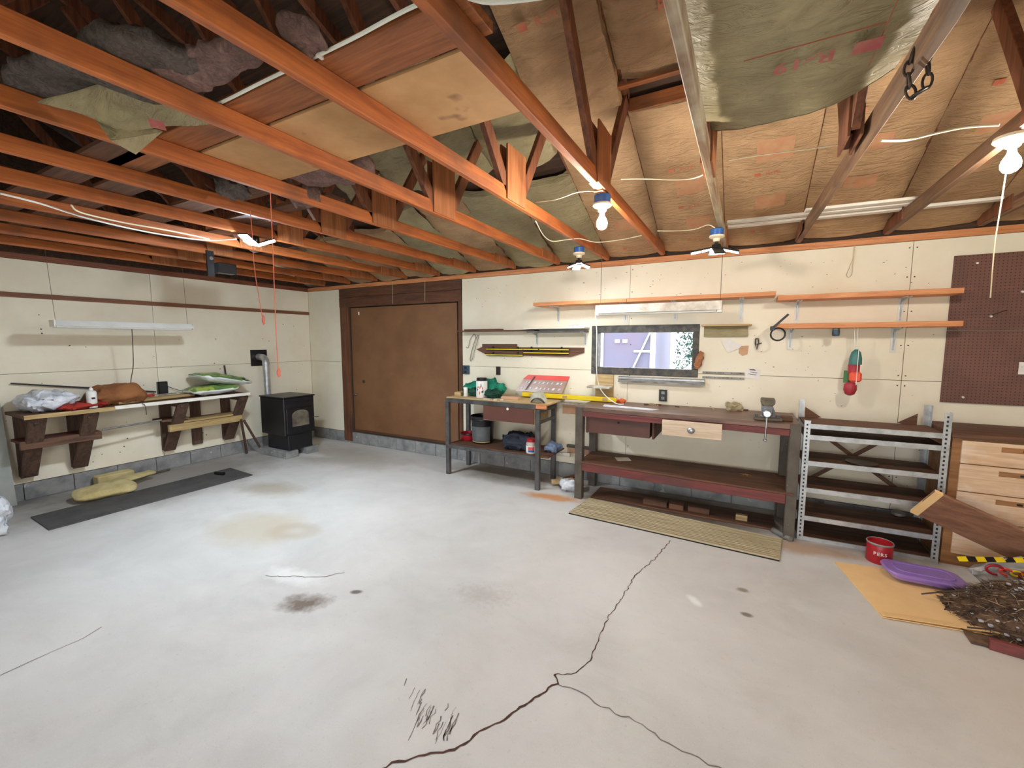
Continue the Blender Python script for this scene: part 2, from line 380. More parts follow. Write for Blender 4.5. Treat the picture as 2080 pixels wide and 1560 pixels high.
sheet_back(.0, .82, BH, ZS); sheet_back(.0, .82, ZS, ZT)
def notched(poly): return MB().prism([(x, 0, z) for x, z in poly], (0, .016, 0)).build('wall_board', M['drywall'], wb)
xs, xl, xr2 = 5.66, 3.316, 8.10
notched([(xl+G, BH+G), (xs-G, BH+G), (xs-G, WZ0-G), (WX0-G, WZ0-G), (WX0-G, ZS-G), (xl+G, ZS-G)])
notched([(xs+G, BH+G), (xr2-G, BH+G), (xr2-G, ZS-G), (WX1+G, ZS-G), (WX1+G, WZ0-G), (xs+G, WZ0-G)])
notched([(xl+G, ZS+G), (WX0-G, ZS+G), (WX0-G, WZ1+G), (xs-G, WZ1+G), (xs-G, ZT-G), (xl+G, ZT-G)])
notched([(xs+G, WZ1+G), (WX1+G, WZ1+G), (WX1+G, ZS+G), (xr2-G, ZS+G), (xr2-G, ZT-G), (xs+G, ZT-G)])
sheet_back(8.10, XR, BH, ZS); sheet_back(8.10, XR, ZS, ZT)
def sheet_left(y0, y1, z0, z1): return BX(-.016, 0, y0+G, y1-G, z0+G, z1-G).build('wall_board', M['drywall'], wl)
for a, b in ((-2.30, 0), (-4.74, -2.30), (-7.18, -4.74)):
    sheet_left(a, b, BH, ZS); sheet_left(a, b, ZS, ZT)
for y0, y1 in ((-2.44, 0), (-4.88, -2.44), (YF, -4.88)):
    BX(XR, XR+.016, y0+G, y1-G, .02, ZT).build('wall_board', M['drywall'], wr)
BX(0, GX0, YF-.016, YF, .02, ZT).build('wall_board', M['drywall'], wf); BX(GX1, XR, YF-.016, YF, .02, ZT).build('wall_board', M['drywall'], wf)
BX(GX0, GX1, YF-.016, YF, GZ, ZT).build('wall_board', M['drywall'], wf)
# screw heads by the seams, nails, and small dark splatter flecks strewn over the wall
M['screw'] = paint('dark_screw_head', rgb(60, 52, 46), None, 9, .6)
mb = MB()
for x in (5.685, 8.075, 8.125):
    for z in (.5, .8, 1.34, 1.43, 1.7, 2.0, 2.3, 2.55): mb.box(x-.005, x+.005, -.002, .002, z-.005, z+.005)
rnd = random.Random(5)
for k in range(230):
    x = rnd.uniform(3.4, 8.3); z = rnd.choice((rnd.uniform(.3, 1.3), rnd.uniform(2.2, 2.58), rnd.uniform(1.4, 1.8)))
    if WX0-.1 < x < WX1+.1 and WZ0-.1 < z < WZ1+.1: continue
    r = rnd.uniform(.0015, .0045); mb.box(x-r*rnd.uniform(.7, 2.5), x+r, -.0015, .002, z-r*.6, z+r*.6)
o = mb.build('screw_head_fleck', M['screw'], wb); o['kind'] = 'stuff'
mb = MB()
for k in range(46):
    y = rnd.uniform(-3.9, -.1); z = rnd.choice((rnd.uniform(.25, .9), rnd.uniform(1.1, 2.1))); r = rnd.uniform(.003, .007)
    mb.box(-.002, .0015, y-r, y+r, z-r, z+r)
o = mb.build('screw_head_fleck', M['screw'], wl); o['kind'] = 'stuff'
# block course: each block its own piece
bl_me = None
for i in range(25):
    x0 = -.0+i*.4
    BX(x0+.004, x0+.396, -.02+.02, .19, .004, BH-.006).build('concrete_block', M['block'], wb)
for i in range(19):
    y1 = 0-i*.4
    BX(-.19, 0.012, y1-.396, y1-.004, .004, BH-.006).build('concrete_block', M['block'], wl)
BX(-.2, XR, .01, .17, 0, BH-.004).build('mortar_bed', M['mortar'], wb)
BX(-.18, -.004, YF, .16, 0, BH-.004).build('mortar_bed', M['mortar'], wl)
# top plates
struct(BX(.0, XR, -.001, .14, ZT+.002, 2.668).build('trim_1', M['shelfx']))
struct(BX(-.14, .001, YF, .14, ZT+.002, 2.668).build('trim_2', wood('plate_y', rgb(140, 78, 48), rgb(104, 58, 38), 'y')))
# big closed-off doorway on the back wall
d1 = bpy.data.objects.new('door_1', None); COL.objects.link(d1); d1.location = (2.1, .02, BH); ORG['door_1'] = (2.1, .02, BH); struct(d1)
pan = BX(DX0+.012, DX1-.05, .045, .065, BH+.01, DZ1-.012).build('door_panel', None or M['hardboard'], d1)
BX(DX0-.05, DX1+.05, .10, .14, BH-.01, DZ1+.03).build('backing', M['sheath'], d1)  # added to block daylight leaking in round the door panel
BX(DX0-.19, DX0, -.012, .03, .03, 2.60).build('jamb', M['pinez'], d1, bevel=.003)
BX(DX1+.008, 3.314, -.012, .03, BH+.01, 2.59).build('jamb', M['pinez'], d1, bevel=.003)
BX(DX0-.19, 3.314, -.018, .03, DZ1, 2.46).build('header_board', M['pinex'], d1, bevel=.003)
BX(DX0-.19, 3.314, -.016, .03, 2.463, 2.60).build('header_board', M['pinex'], d1, bevel=.003)
h = on(721, 801, 'y', .04); BX(h.x-.03, h.x+.05, .015, .04, h.z-.01, h.z+.012).build('handle', M['chrome'], d1, bevel=.004)
h = on(739, 775, 'y', .044); MB().tube([(h.x, .046, h.z), (h.x, .036, h.z)], .028, 14).build('lock_hole', M['screw'], d1)
h = on(729, 636, 'y', .044); BX(h.x-.012, h.x+.012, .036, .046, h.z-.03, h.z+.02).build('latch_plate', M['white'], d1)
# water-stained lower edge of the door panel, a thin skirting strip of swollen board
BX(DX0+.012, DX1-.05, .041, .046, BH+.008, BH+.05).build('swollen_edge', M['pinex'], d1)
# window: dark frame, pane, sill
w1 = bpy.data.objects.new('window_1', None); COL.objects.link(w1); w1.location = (5.8, .05, WZ0); ORG['window_1'] = (5.8, .05, WZ0); struct(w1)
M['frame'] = paint('dark_weathered_frame', rgb(62, 62, 64), rgb(104, 98, 88), 16, .6, amount=1.)
F = .062
for a in ((WX0, WX1, WZ1-F-.02, WZ1), (WX0, WX1, WZ0, WZ0+F+.02), (WX0, WX0+F+.015, WZ0+F+.02, WZ1-F-.02), (WX1-F-.0, WX1, WZ0+F+.02, WZ1-F-.02)):
    BX(a[0], a[1], -.012, .12, a[2], a[3]).build('window_frame', M['frame'], w1, bevel=.004)
t = NT('window_glass'); t.b.inputs['Transmission Weight'].default_value = 1; t.b.inputs['IOR'].default_value = 1.01; t.b.inputs['Roughness'].default_value = 0
t.b.inputs['Base Color'].default_value = (.97, .99, 1, 1); M['glass'] = t.m
MB().add([(WX0+F, .06, WZ0+F), (WX1-F, .06, WZ0+F), (WX1-F, .06, WZ1-F), (WX0+F, .06, WZ1-F)], [(0, 1, 2, 3)]).build('pane', M['glass'], w1)
BX(5.60, 5.66, -.016, -.006, WZ0+.02, WZ0+.045).build('latch', M['iron'], w1)

# ------------------------------------------------------------------ outside, seen through the window and the open door
M['gravel'] = paint('pale_yard', rgb(176, 176, 166), rgb(140, 146, 120), 1.2, .95, amount=1.)
struct(BX(-30, 40, .35, 40, -.3, -.12).build('yard_ground', M['gravel']))
struct(BX(-20, 30, -40, YF-.2, -.3, -.05).build('driveway', M['gravel']))
M['barn'] = paint('glare_washed_barn_siding', rgb(104, 107, 132), rgb(112, 102, 122), .8, .8, amount=1.)  # red siding turned lavender: the overexposed daylight is put into its colour
b = thing('barn', 'red barn with white trim boards seen through the window', 'barn', (3.5, 9.5, -.12))
BX(2.6, 4.55, 8, 11, -.12, 3.2).build('wall', M['barn'], b)
BX(2.55, 3.02, 7.96, 8.0, -.12, 3.2).build('corner_trim', M['white'], b)  # wide white board standing in for the glare left of the siding
BX(4.42, 4.56, 7.96, 8.0, -.12, 3.2).build('corner_trim', M['white'], b)
MB().bar((3.75, 7.97, .5), (4.45, 7.97, 2.1), .03, .16, (0, -1, 0)).build('brace', M['white'], b)
MB().bar((3.95, 7.97, 1.45), (4.45, 7.97, 1.45), .03, .06, (0, 0, 1)).build('brace', M['white'], b)
for x in (3.45, 3.68): BX(x-.07, x+.07, 7.95, 8, 1.70, 1.80).build('vent', M['white'], b)
MB().prism([(2.3, 7.6, 3.2), (4.9, 7.6, 3.2), (4.9, 11.4, 4.3), (2.3, 11.4, 4.3)], (0, 0, .1)).build('roof', M['galvdark'], b)
M['leaf'] = paint('tree_leaf', rgb(58, 92, 84), rgb(40, 70, 62), 5, .7, amount=1.)
tr = thing('tree', 'leafy tree behind the window beside the barn', 'tree', (5.7, 9, -.12))
MB().tube(bez([(5.75, 9, -.12), (5.72, 9, 1), (5.65, 9.1, 2.6)]), .09, 8, r2=.04).build('trunk', M['brownz'], tr, smooth=True)
mb = MB(); rnd = random.Random(3)
for k in range(1800):
    p = Vector((rnd.gauss(5.62, .34), rnd.gauss(9, .3), rnd.gauss(1.7, .75)))
    if p.z < .3 or p.x < 4.95: continue
    a = Vector((rnd.uniform(-1, 1), rnd.uniform(-1, 1), rnd.uniform(-1, 1))).normalized(); b2 = a.orthogonal().normalized(); s_ = rnd.uniform(.025, .055)
    mb.add([p-a*s_*1.6, p+b2*s_*.6, p+a*s_*1.6, p-b2*s_*.6], [(0, 1, 2, 3)])
o = mb.build('foliage', M['leaf'], tr); o['kind'] = 'stuff'

# ------------------------------------------------------------------ roof: sheathing and trusses
SL, ZU = .4167, 2.72                      # pitch, underside of the rafters above the back wall
RY = -3.66                                # ridge
def zu(y): return ZU-SL*y if y > RY else ZU-SL*(2*RY-y)
RT = .095                                 # rafter depth, vertical
mb = MB()
for ya, yb in ((.5, RY), (2*RY-.5, RY)):
    mb.prism([(-.4, ya, zu(ya)+RT), (XR+.4, ya, zu(ya)+RT), (XR+.4, yb, zu(yb)+RT), (-.4, yb, zu(yb)+RT)], (0, 0, .02))
struct(mb.build('ceiling', M['sheath']))
for nm, x0, x1 in (('wall_gable_left', -.16, -.02), ('wall_gable_right', XR+.02, XR+.16)):
    struct(MB().prism([(x0, .16, 2.645), (x0, YF-.16, 2.645), (x0, RY, zu(RY)+RT)], (x1-x0, 0, 0)).build(nm, M['sheath']))
struct(BX(-.2, XR+.2, .02, .16, 2.66, ZU+RT).build('wall_eave_back', M['sheath'])); struct(BX(-.2, XR+.2, YF-.16, YF-.02, 2.645, ZU+RT).build('wall_eave_front', M['sheath']))
CZ0, CZ1 = 2.675, 2.764                   # bottom chord
TH = .038
TX0, DXT = 6.01, .615
GY = -2.33
def truss(x, label, group, pale=False, flare=0, dull=False, skew=0.):
    t = thing('roof_truss', label, 'truss', (x, RY, CZ0), group)
    cm = M['chordpale'] if pale else M['chorddull'] if dull else M['chord']
    MB().prism([(x-TH/2, -.02, CZ0), (x+TH/2, -.02, CZ0), (x+TH/2+skew, -3.2, CZ0), (x+TH/2, YF+.02, CZ0), (x-TH/2, YF+.02, CZ0), (x-TH/2+skew, -3.2, CZ0)], (0, 0, CZ1-CZ0)).build('bottom_chord', cm, t, bevel=.004)
    for s in (1, -1):
        Y = (lambda y: y) if s == 1 else (lambda y: 2*RY-y)
        MB().prism([(x-TH/2, Y(.0), zu(0)), (x-TH/2, Y(RY), zu(RY)), (x-TH/2, Y(RY), zu(RY)+RT), (x-TH/2, Y(.0), zu(0)+RT)], (TH, 0, 0)).build('rafter', M['web'], t)
        for (ya, za), (yb, zb) in (((-2.42, 2.73), (-3.60, zu(-3.6)-.02)),) if pale else (((-2.42, 2.73), (-3.60, zu(-3.6)-.02)), ((-2.24, 2.73), (-1.76, zu(-1.76)+.03))):
            MB().bar((x, Y(ya), za), (x, Y(yb), zb), .085, TH, (1, 0, 0)).build('web', M['web'], t, bevel=.003)
        for sx in (-1, 1):
            xx = x+sx*(TH/2); top = 3.03+.03*((hash(round(x*100)) % 5)/5)
            y0, y1 = GY-.13, GY+.13
            if flare: poly = [(xx, Y(y0), CZ0+.005), (xx, Y(y1), CZ0+.005), (xx, Y(y1), top-.04), (xx, Y(GY+.02), top-.10), (xx, Y(y0+.04), top+.06), (xx, Y(y0), top-.02)]
            else: poly = [(xx, Y(y0), CZ0+.005), (xx, Y(y1), CZ0+.005), (xx, Y(y1), top), (xx, Y(y0), top)]
            MB().prism(poly, (sx*.011, 0, 0)).build('gusset_plate', M['web'] if dull else M['gusset'], t)
            MB().prism([(xx, Y(-.03), CZ0+.01), (xx, Y(-.55), CZ0+.01), (xx, Y(-.55), CZ1+.02), (xx, Y(-.03), zu(-.03)+.02)], (sx*.009, 0, 0)).build('heel_plate', M['web'] if dull else M['gusset'], t)
    return t
bxo = {2: .012, 3: .05, 4: .03}
special = {0: 'reddish truss whose chord carries the bare warm bulb on a blue box', -1: 'reddish truss whose chord carries the lit LED lamp on a blue box',
           1: 'paint-smeared pale truss whose chord carries the four-panel LED lamp', 2: 'truss with a rusty chain hung over its lower chord', 3: 'dull brown truss whose chord carries the bulb on an ivory plate',
           -9: 'reddish truss closest to the cream left wall', -8: 'reddish truss second out from the cream left wall', -7: 'reddish truss with the black floodlight strapped to its chord', -6: 'reddish truss between the floodlight and the cold LED lamp',
           -5: 'reddish truss whose chord carries the glaring cold LED lamp', -4: 'reddish truss from which the shorter pink string hangs', -3: 'reddish truss from which the longer pink string hangs',
           -2: 'reddish truss crossed by the plank and fibreboard, next to the pink-string truss', 4: 'dull brown truss over the pegboard, beyond the ivory-plate bulb', 5: 'dull brown truss nearest the right wall'}
for k in range(-9, 6):
    truss(TX0+k*DXT+bxo.get(k, 0), special.get(k, 'reddish brown timber truss with plywood gusset plates'), 'timber roof trusses in a row', pale=(k == 1), dull=(k > 1), skew=.09 if k == 2 else 0)

# ------------------------------------------------------------------ insulation between the rafters
def text_mesh(txt, size, name, mat, parent, M4):
    cu = bpy.data.curves.new(name, 'FONT'); cu.body = txt; cu.size = size; cu.align_x = 'CENTER'; cu.align_y = 'CENTER'; cu.resolution_u = 2; cu.offset = size*.02
    tmp = bpy.data.objects.new(name, cu); COL.objects.link(tmp)
    dg = bpy.context.evaluated_depsgraph_get()
    me = bpy.data.meshes.new_from_object(tmp.evaluated_get(dg)); bpy.data.objects.remove(tmp); bpy.data.curves.remove(cu)
    me.transform(Matrix.Translation(-Vector(ORG[parent.name])) @ M4)
    me.materials.clear(); me.materials.append(mat); me.name = name
    o = bpy.data.objects.new(name, me); COL.objects.link(o); o.parent = parent; ORG[o.name] = ORG[parent.name]
    return o
def batt(x0, x1, ya, yb, sag=.03, drop=0., seed=0, mat='kraft', label=None, wr=.012, enddrop=0.):
    """kraft-faced batt filling a rafter bay from ya (eave side) up to yb (ridge side); drop: how far it has come away"""
    a, b = x0+.003, x1-.003
    def zf(x, y):
        u = (x-a)/(b-a); v = (y-ya)/(yb-ya)
        z = zu(y)-.004-sag*math.sin(PI*min(max(u, 0), 1))**.45-drop
        z -= enddrop*(1-v)**2
        z -= wr*noise.fractal(Vector((x*3.0+seed*7, y*7, seed)), .9, 2.1, 4)
        z -= .6*wr*abs(noise.noise(Vector((x*1.6+seed, y*19, seed*2))))
        return z
    nx, ny = 9, max(6, int(abs(yb-ya)/.045))
    mb = MB(); th = .075
    top = lambda u, v: (a+(b-a)*u, ya+(yb-ya)*v, zf(a+(b-a)*u, ya+(yb-ya)*v))
    mb.grid(top, nx, ny)
    if drop > .02 or enddrop > .02:      # the batt's edges show
        mb.grid(lambda u, v: (a+(b-a)*u, ya, zf(a+(b-a)*u, ya)+th*v), nx, 1)
        mb.grid(lambda u, v: (a, ya+(yb-ya)*u, zf(a, ya+(yb-ya)*u)+th*v), ny, 1)
        mb.grid(lambda u, v: (b, ya+(yb-ya)*u, zf(b, ya+(yb-ya)*u)+th*v), ny, 1)
    else:
        mb.grid(lambda u, v: (a+(b-a)*u, ya, zf(a+(b-a)*u, ya)+.06*v), nx, 1); mb.grid(lambda u, v: (a+(b-a)*u, yb, zf(a+(b-a)*u, yb)+.06*v), nx, 1)
    o = mb.build('insulation_batt', M[mat], None, smooth=180)
    tag(o, label or 'kraft paper faced insulation batt stapled between rafters', 'insulation', 'insulation batts between the rafters')
    def mark(txt, x, y, size, m, sq=True, flip=1):
        # print lies on the paper, reading across the bay
        dy = .05; n = Vector((0, -(zf(x, y+dy)-zf(x, y-dy))/(2*dy), 1)).normalized()
        dn = -n; ex = Vector((1, 0, 0))*flip; ey = dn.cross(ex).normalized()
        p = Vector((x, y, zf(x, y)))+dn*.012
        T = Matrix(((ex.x, ey.x, dn.x, p.x), (ex.y, ey.y, dn.y, p.y), (ex.z, ey.z, dn.z, p.z), (0, 0, 0, 1)))
        if txt: text_mesh(txt, size, 'print', M[m], o, T)
        if sq:
            mb2 = MB(); mb2.T = T; k = size*.42
            mb2.box(-size*2.1-k, -size*2.1+k, -k*.8, k*.8, -.0015, 0); mb2.build('print_block', M[m], o)
    def block(x, y, wx, wy, m='printpale'):
        mb2 = MB(); mb2.grid(lambda u, v: (x+(u-.5)*wx, y+(v-.5)*wy, zf(x+(u-.5)*wx, y+(v-.5)*wy)-.002), 5, 5); mb2.build('print_block', M[m], o, smooth=180)
    return o, mark, block
def bx(k): return TX0+k*DXT+bxo.get(k, 0)
L_ = 'kraft paper faced insulation batt stapled between rafters'
# bays right of the warm bulb's truss
o, mark, block = batt(bx(0), bx(1), -.03, -1.70, .035, seed=1, label='insulation batt in the bay between the warm bulb and the four-panel lamp')
mark('R-19', 6.36, -1.14, .055, 'print'); mark('R-19', 6.38, -.70, .05, 'print'); mark('R-19', 6.39, -.22, .045, 'print')
block(6.37, -.93, .22, .17); block(6.40, -.47, .2, .15)
o, mark, block = batt(bx(0), bx(1), -1.93, -3.5, .03, seed=2, wr=.03, label='wrinkled insulation batt above the gap in the same bay as the nailed batten')
mark('R-19', 6.40, -2.30, .085, 'print')
o, mark, block = batt(bx(1), bx(2), -.03, -3.5, .035, seed=3, label='lower insulation batt with big red print blocks beside the pale smeared truss')
mark('R-19', 6.98, -.94, .05, 'print', flip=1); block(6.98, -1.16, .24, .20); block(6.98, -.62, .22, .15); mark('R-19', 6.96, -.25, .045, 'print')
# a batt that has come down and lies slung between two bottom chords
xa, xb = bx(1)-.004, bx(2)+.004
def hz_(u, v):
    yf = -2.40-.27*u; y = yf+(-5.9-yf)*v; sk = .09*min(1, abs(y)/3.2)
    x = xa+(xb+sk-xa)*u
    z = CZ1+.05-.055*math.sin(PI*u)**.8+.05*math.exp(-v*18)*(1-u)
    z += .018*noise.fractal(Vector((x*4, y*6, 3)), .9, 2.1, 4)+.02*abs(noise.noise(Vector((x*2, y*15, 1))))
    return Vector((x, y, z))
mb = MB(); mb.grid(hz_, 18, 70); mb.grid(lambda u, v: hz_(u, 0)+Vector((0, .01, .09*v)), 18, 2); mb.grid(lambda u, v: hz_(u, v)+Vector((0, 0, .09)), 18, 70)
mb.grid(lambda u, v: hz_(0, u)+Vector((0, 0, .09*v)), 70, 1); mb.grid(lambda u, v: hz_(1, u)+Vector((0, 0, .09*v)), 70, 1)
fb = tag(mb.build('insulation_batt', M['kraft2'], None, smooth=180), 'greenish fallen batt slung between two lower chords beside the chain', 'insulation', 'insulation batts between the rafters')
T = Matrix(((-1, 0, 0, 6.99), (0, 1, 0, -3.06), (0, 0, -1, CZ1-.018), (0, 0, 0, 1)))
text_mesh('R-19', .10, 'print', M['printdark'], fb, T)
mb = MB(); mb.T = T; mb.box(-.225, -.145, -.035, .035, -.001, .001); mb.build('print_block', M['printdark'], fb)
for y_ in (-3.17,): BX(6.80, 7.20, y_-.0012, y_+.0012, CZ1-.019, CZ1-.016).build('print_line', M['printline'], fb)
BX(7.205, 7.2074, -3.4, -2.9, CZ1-.012, CZ1-.009).build('print_line', M['printline'], fb)
for k in (2, 3, 4, 5):
    x0, x1 = bx(k), min(bx(k+1), XR)
    o, mark, block = batt(x0, x1, -.03, -3.5, .03, seed=5+k, label={2: 'insulation batt in the bay behind the rusty chain', 3: 'insulation batt behind the bulb on the ivory plate', 4: 'insulation batt in the bay above the pegboard', 5: 'insulation batt in the bay nearest the right wall'}[k])
    xm = (x0+x1)/2
    if k < 4:
        for y, s_ in ((-.35, .045), (-1.35, .06), (-2.3, .07)): mark('R-19', xm, y, s_, 'print')
        for y in (-.7, -1.05, -1.9): block(xm, y, .2, .13)
# bays to the left
o, mark, block = batt(bx(-1), bx(0), -.03, -1.66, .03, seed=11, label='insulation batt behind the lit warm bulb')
mark('R-19', 5.72, -1.25, .05, 'print'); mark('R-19', 5.72, -.18, .04, 'print'); block(5.72, -.55, .2, .14)
o, mark, block = batt(bx(-1), bx(0), -1.74, -3.4, .05, drop=.05, seed=12, wr=.05, label='crumpled insulation batt bulging above the open joint behind the warm bulb', enddrop=.05)
mark('R-19', 5.73, -2.55, .075, 'print'); mark('R-19', 5.70, -2.95, .075, 'printpale')
for k in range(-2, -9, -1):
    m_ = 'kraft2' if k in (-2, -3, -5) else 'kraft'
    batt(bx(k), bx(k+1), -.03, -1.25 if k > -6 else -1.0, .05, seed=20-k, mat=m_, wr=.03, label='kraft insulation batt at the eave over the dim left bays')
    if k >= -5: batt(bx(k), bx(k+1), -1.55, -2.6+.25*((k*7) % 3), .06, drop=.03, seed=40-k, mat='kraft2', wr=.05, label='loose upper insulation batt over the dim left bays', enddrop=.04)
for k in (-3, -5, -7): batt(bx(k), bx(k+1), -3.9, -6.6, .04, seed=60-k, mat='kraft', wr=.03, label='kraft batt on the far roof slope above the fallen wool')
# batten nailed over the gap right of the bulb
y = -1.93
tag(BX(bx(0)-.02, bx(1)+.0, y-.045, y+.0, zu(y)-.075, zu(y)-.052).build('batten', M['plankx'], bevel=.003), 'brown batten nailed across the rafters below a torn batt', 'batten')
tag(BX(bx(0)+.02, bx(1)-.02, -1.735, -1.715, zu(-1.72)-.04, zu(-1.72)+.05).build('blocking', M['plankx']), 'dark timber blocking in the open gap under the batten', 'blocking')

# boards, sheets and fallen insulation lying on the truss chords
tag(BX(3.25, 6.06, -3.885, -3.70, CZ1, CZ1+.038).build('plank', M['plankx'], bevel=.003), 'wide orange plank laid flat across the truss chords with a cable along it', 'plank')
tag(BX(4.16, 5.985, -3.68, -3.225, CZ1, CZ1+.014).build('fibreboard_sheet', M['fibre']), 'tan fibreboard sheet lying on the chords beside the plank', 'board')
for k, (x0, x1, y0, y1) in enumerate(((1.5, 4.0, -3.3, -3.1), (.3, 3.4, -3.75, -3.55), (.6, 3.2, -2.75, -2.58), (.4, 2.4, -1.9, -1.75), (2.6, 4.2, -2.9, -2.76), (.3, 2.9, -4.4, -4.1), (1.2, 3.9, -4.0, -3.82))):
    tag(BX(x0, x1, y0, y1, CZ1, CZ1+.022).build('loose_board', M['brownx']), 'loose brown board stored flat across the left truss chords', 'board', 'boards stored on the chords')
def fluff(pts, r, seed, mat, label, amp=.5):
    mb = MB()
    for i, p in enumerate(pts): mb.blob(p, r if isinstance(r, tuple) else (r, r, r), amp, 3.2, 26, 16, seed+i)
    return tag(mb.build('fallen_insulation', M[mat], smooth=180), label, 'insulation', 'fallen glass wool on the chords')
def slab(c0, c1, wid, h, seed, mat, label, amp=.035):
    """a long torn piece of glass wool lying from c0 to c1"""
    c0, c1 = Vector(c0), Vector(c1); d = c1-c0; sd = Vector((-d.y, d.x, 0)).normalized()
    mb = MB(); n, m = 40, 18
    def fn(u, v):
        th = 2*PI*(v % 1.0); end = max(0.02, (1-abs(2*u-1)**6))**.5
        a, bb = math.cos(th), math.sin(th); a = math.copysign(abs(a)**.6, a); bb = math.copysign(abs(bb)**.6, bb)
        p = c0+d*u+sd*a*wid/2*end+Vector((0, 0, 1))*(h/2+bb*h/2*end)
        q = noise.noise_vector(p*7+Vector((seed, 0, 0)))*amp+noise.noise_vector(p*22+Vector((0, seed, 0)))*amp*.5
        p = p+q; p.z = max(p.z, CZ1+.002) if d.length > .4 else p.z
        return p
    mb.grid(fn, n, m)
    return tag(mb.build('fallen_insulation', M[mat], smooth=180), label, 'insulation', 'fallen glass wool on the chords')
slab((3.98, -4.28, CZ1), (5.0, -4.10, CZ1), .36, .09, 3, 'fluffgrey', 'long grey dusty glass wool slab fallen onto the left chords')
slab((5.38, -3.975, CZ1), (5.53, -3.96, CZ1), .10, .07, 31, 'fluff', 'small pink glass wool tuft above the cable clip')
slab((4.66, -4.10, CZ1+.0), (5.24, -4.0, CZ1+.0), .17, .055, 9, 'fluff', 'pink glass wool slab torn open next to the cable on the plank')
slab((4.22, -3.16, CZ1), (4.78, -3.02, CZ1), .28, .12, 14, 'fluff', 'pink glass wool tuft poking out below the fibreboard sheet')
slab((3.76, -3.38, CZ1-.08), (3.94, -3.30, CZ1-.08), .16, .12, 17, 'fluffgrey', 'ragged grey glass wool clump hanging by the pink pull strings', .05)
slab((4.02, -3.06, CZ1-.08), (4.14, -2.9, CZ1-.06), .2, .12, 21, 'fluff', 'small pink glass wool clump behind the pink pull strings', .05)
# torn kraft sheet hanging through the chords
def sheet(corners, name, mat, label, cat, nu=18, nv=12, amp=.02, seed=0, group=None, thick=.004, hole=None):
    A, B_, C_, D = [Vector(c) for c in corners]
    def fn(u, v):
        p = (A*(1-u)+B_*u)*(1-v)+(D*(1-u)+C_*u)*v
        return p+noise.noise_vector(p*6+Vector((seed, 0, 0)))*amp
    mb = MB(); mb.grid(fn, nu, nv)
    return tag(mb.build(name, M[mat], smooth=180, thick=thick), label, cat, group)
hs = sheet([on(232, 168, 'z', 2.79), on(78, 206, 'z', 2.68), on(255, 268, 'z', 2.655), on(440, 250, 'z', 2.77)], 'kraft_sheet', 'kraft2', 'torn kraft paper sheet with red print hanging below the left chords', 'insulation', seed=4)
mb = MB(); A = [on(190, 238, 'z', 2.70), on(225, 286, 'z', 2.60), on(276, 314, 'z', 2.60), on(330, 268, 'z', 2.69), on(262, 248, 'z', 2.70)]
mb.prism(A, (0, 0, .004)); mb.build('torn_flap', M['kraft2'], hs)
c = on(318, 238, 'z', 2.70); d1_ = (on(345, 245, 'z', 2.70)-c)*.6; d2_ = (on(312, 222, 'z', 2.715)-c)*.6
mb = MB(); mb.add([c-d1_-d2_+Vector((0, 0, -.03)), c+d1_-d2_+Vector((0, 0, -.03)), c+d1_+d2_+Vector((0, 0, -.03)), c-d1_+d2_+Vector((0, 0, -.03))], [(0, 1, 2, 3)]); mb.build('print_block', M['printdark'], hs)

# ------------------------------------------------------------------ lamps
def pull(pts, r, mat, label, cat='string', group=None, name='pull_string', knot=None):
    mb = MB(); mb.tube(bez(pts, 6), r, 6)
    t = thing(name, label, cat, Vector(pts[-1]), group)
    mb.build('cord', M[mat], t, smooth=True)
    if knot:
        mk = MB(); mk.blob(knot[0], knot[1], .35, 4, 14, 10, 3); mk.build('tassel', M[mat], t, smooth=True)
    return t
def bulb_prof(s=1.): return [(.013*s, 0), (.0135*s, -.022*s), (.018*s, -.035*s), (.028*s, -.052*s), (.033*s, -.072*s), (.031*s, -.09*s), (.022*s, -.104*s), (.008*s, -.111*s), (.0005, -.112*s)]
def holder(t, x, y, z, box=True):
    if box:
        MB().lathe([(.040, z-.0), (.052, z-.006), (.050, z-.052), (.046, z-.056)], (x, y, 0), 20).build('junction_box', M['bluebox'], t, smooth=True); z -= .056
    MB().lathe([(.058, z), (.060, z-.012), (.052, z-.020), (.030, z-.024), (.026, z-.046), (.022, z-.05)], (x, y, 0), 24).build('lamp_holder', M['porcelain'], t, smooth=True)
    return z-.046
t = thing('bare_bulb_lamp', 'bare warm bulb in porcelain holder on a blue box under the truss', 'lamp', (6.0, -2.24, 2.45))
z = holder(t, 6.0, -2.24, CZ0); MB().lathe([(r, z+q) for r, q in bulb_prof(1.05)], (6.0, -2.24, 0), 20, cap=False).build('bulb', M['bulb'], t, smooth=True)
mb = MB(); mb.box(5.97, 6.03, -2.34, -2.14, CZ0-.006, CZ0-.0005); mb.build('mounting_board', M['shelfx'], t)
t = thing('bare_bulb_lamp', 'bare warm bulb in a round ivory holder beside the pegboard wall', 'lamp', (7.892, -2.11, 2.5))
z = CZ0; MB().lathe([(.066, z), (.068, z-.014), (.058, z-.024), (.030, z-.028), (.026, z-.046), (.022, z-.05)], (7.892, -2.11, 0), 24).build('lamp_holder', M['porcelain'], t, smooth=True)
z -= .046; MB().lathe([(r, z+q) for r, q in bulb_prof(1.05)], (7.892, -2.11, 0), 20, cap=False).build('bulb', M['bulb'], t, smooth=True)
pull([(7.915, -2.02, CZ0-.04), (7.91, -2.01, 2.4), (7.90, -2.02, 2.2), (7.905, -2.02, 1.95)], .0026, 'twine', 'pale pull cord of the ivory bulb holder by the pegboard')
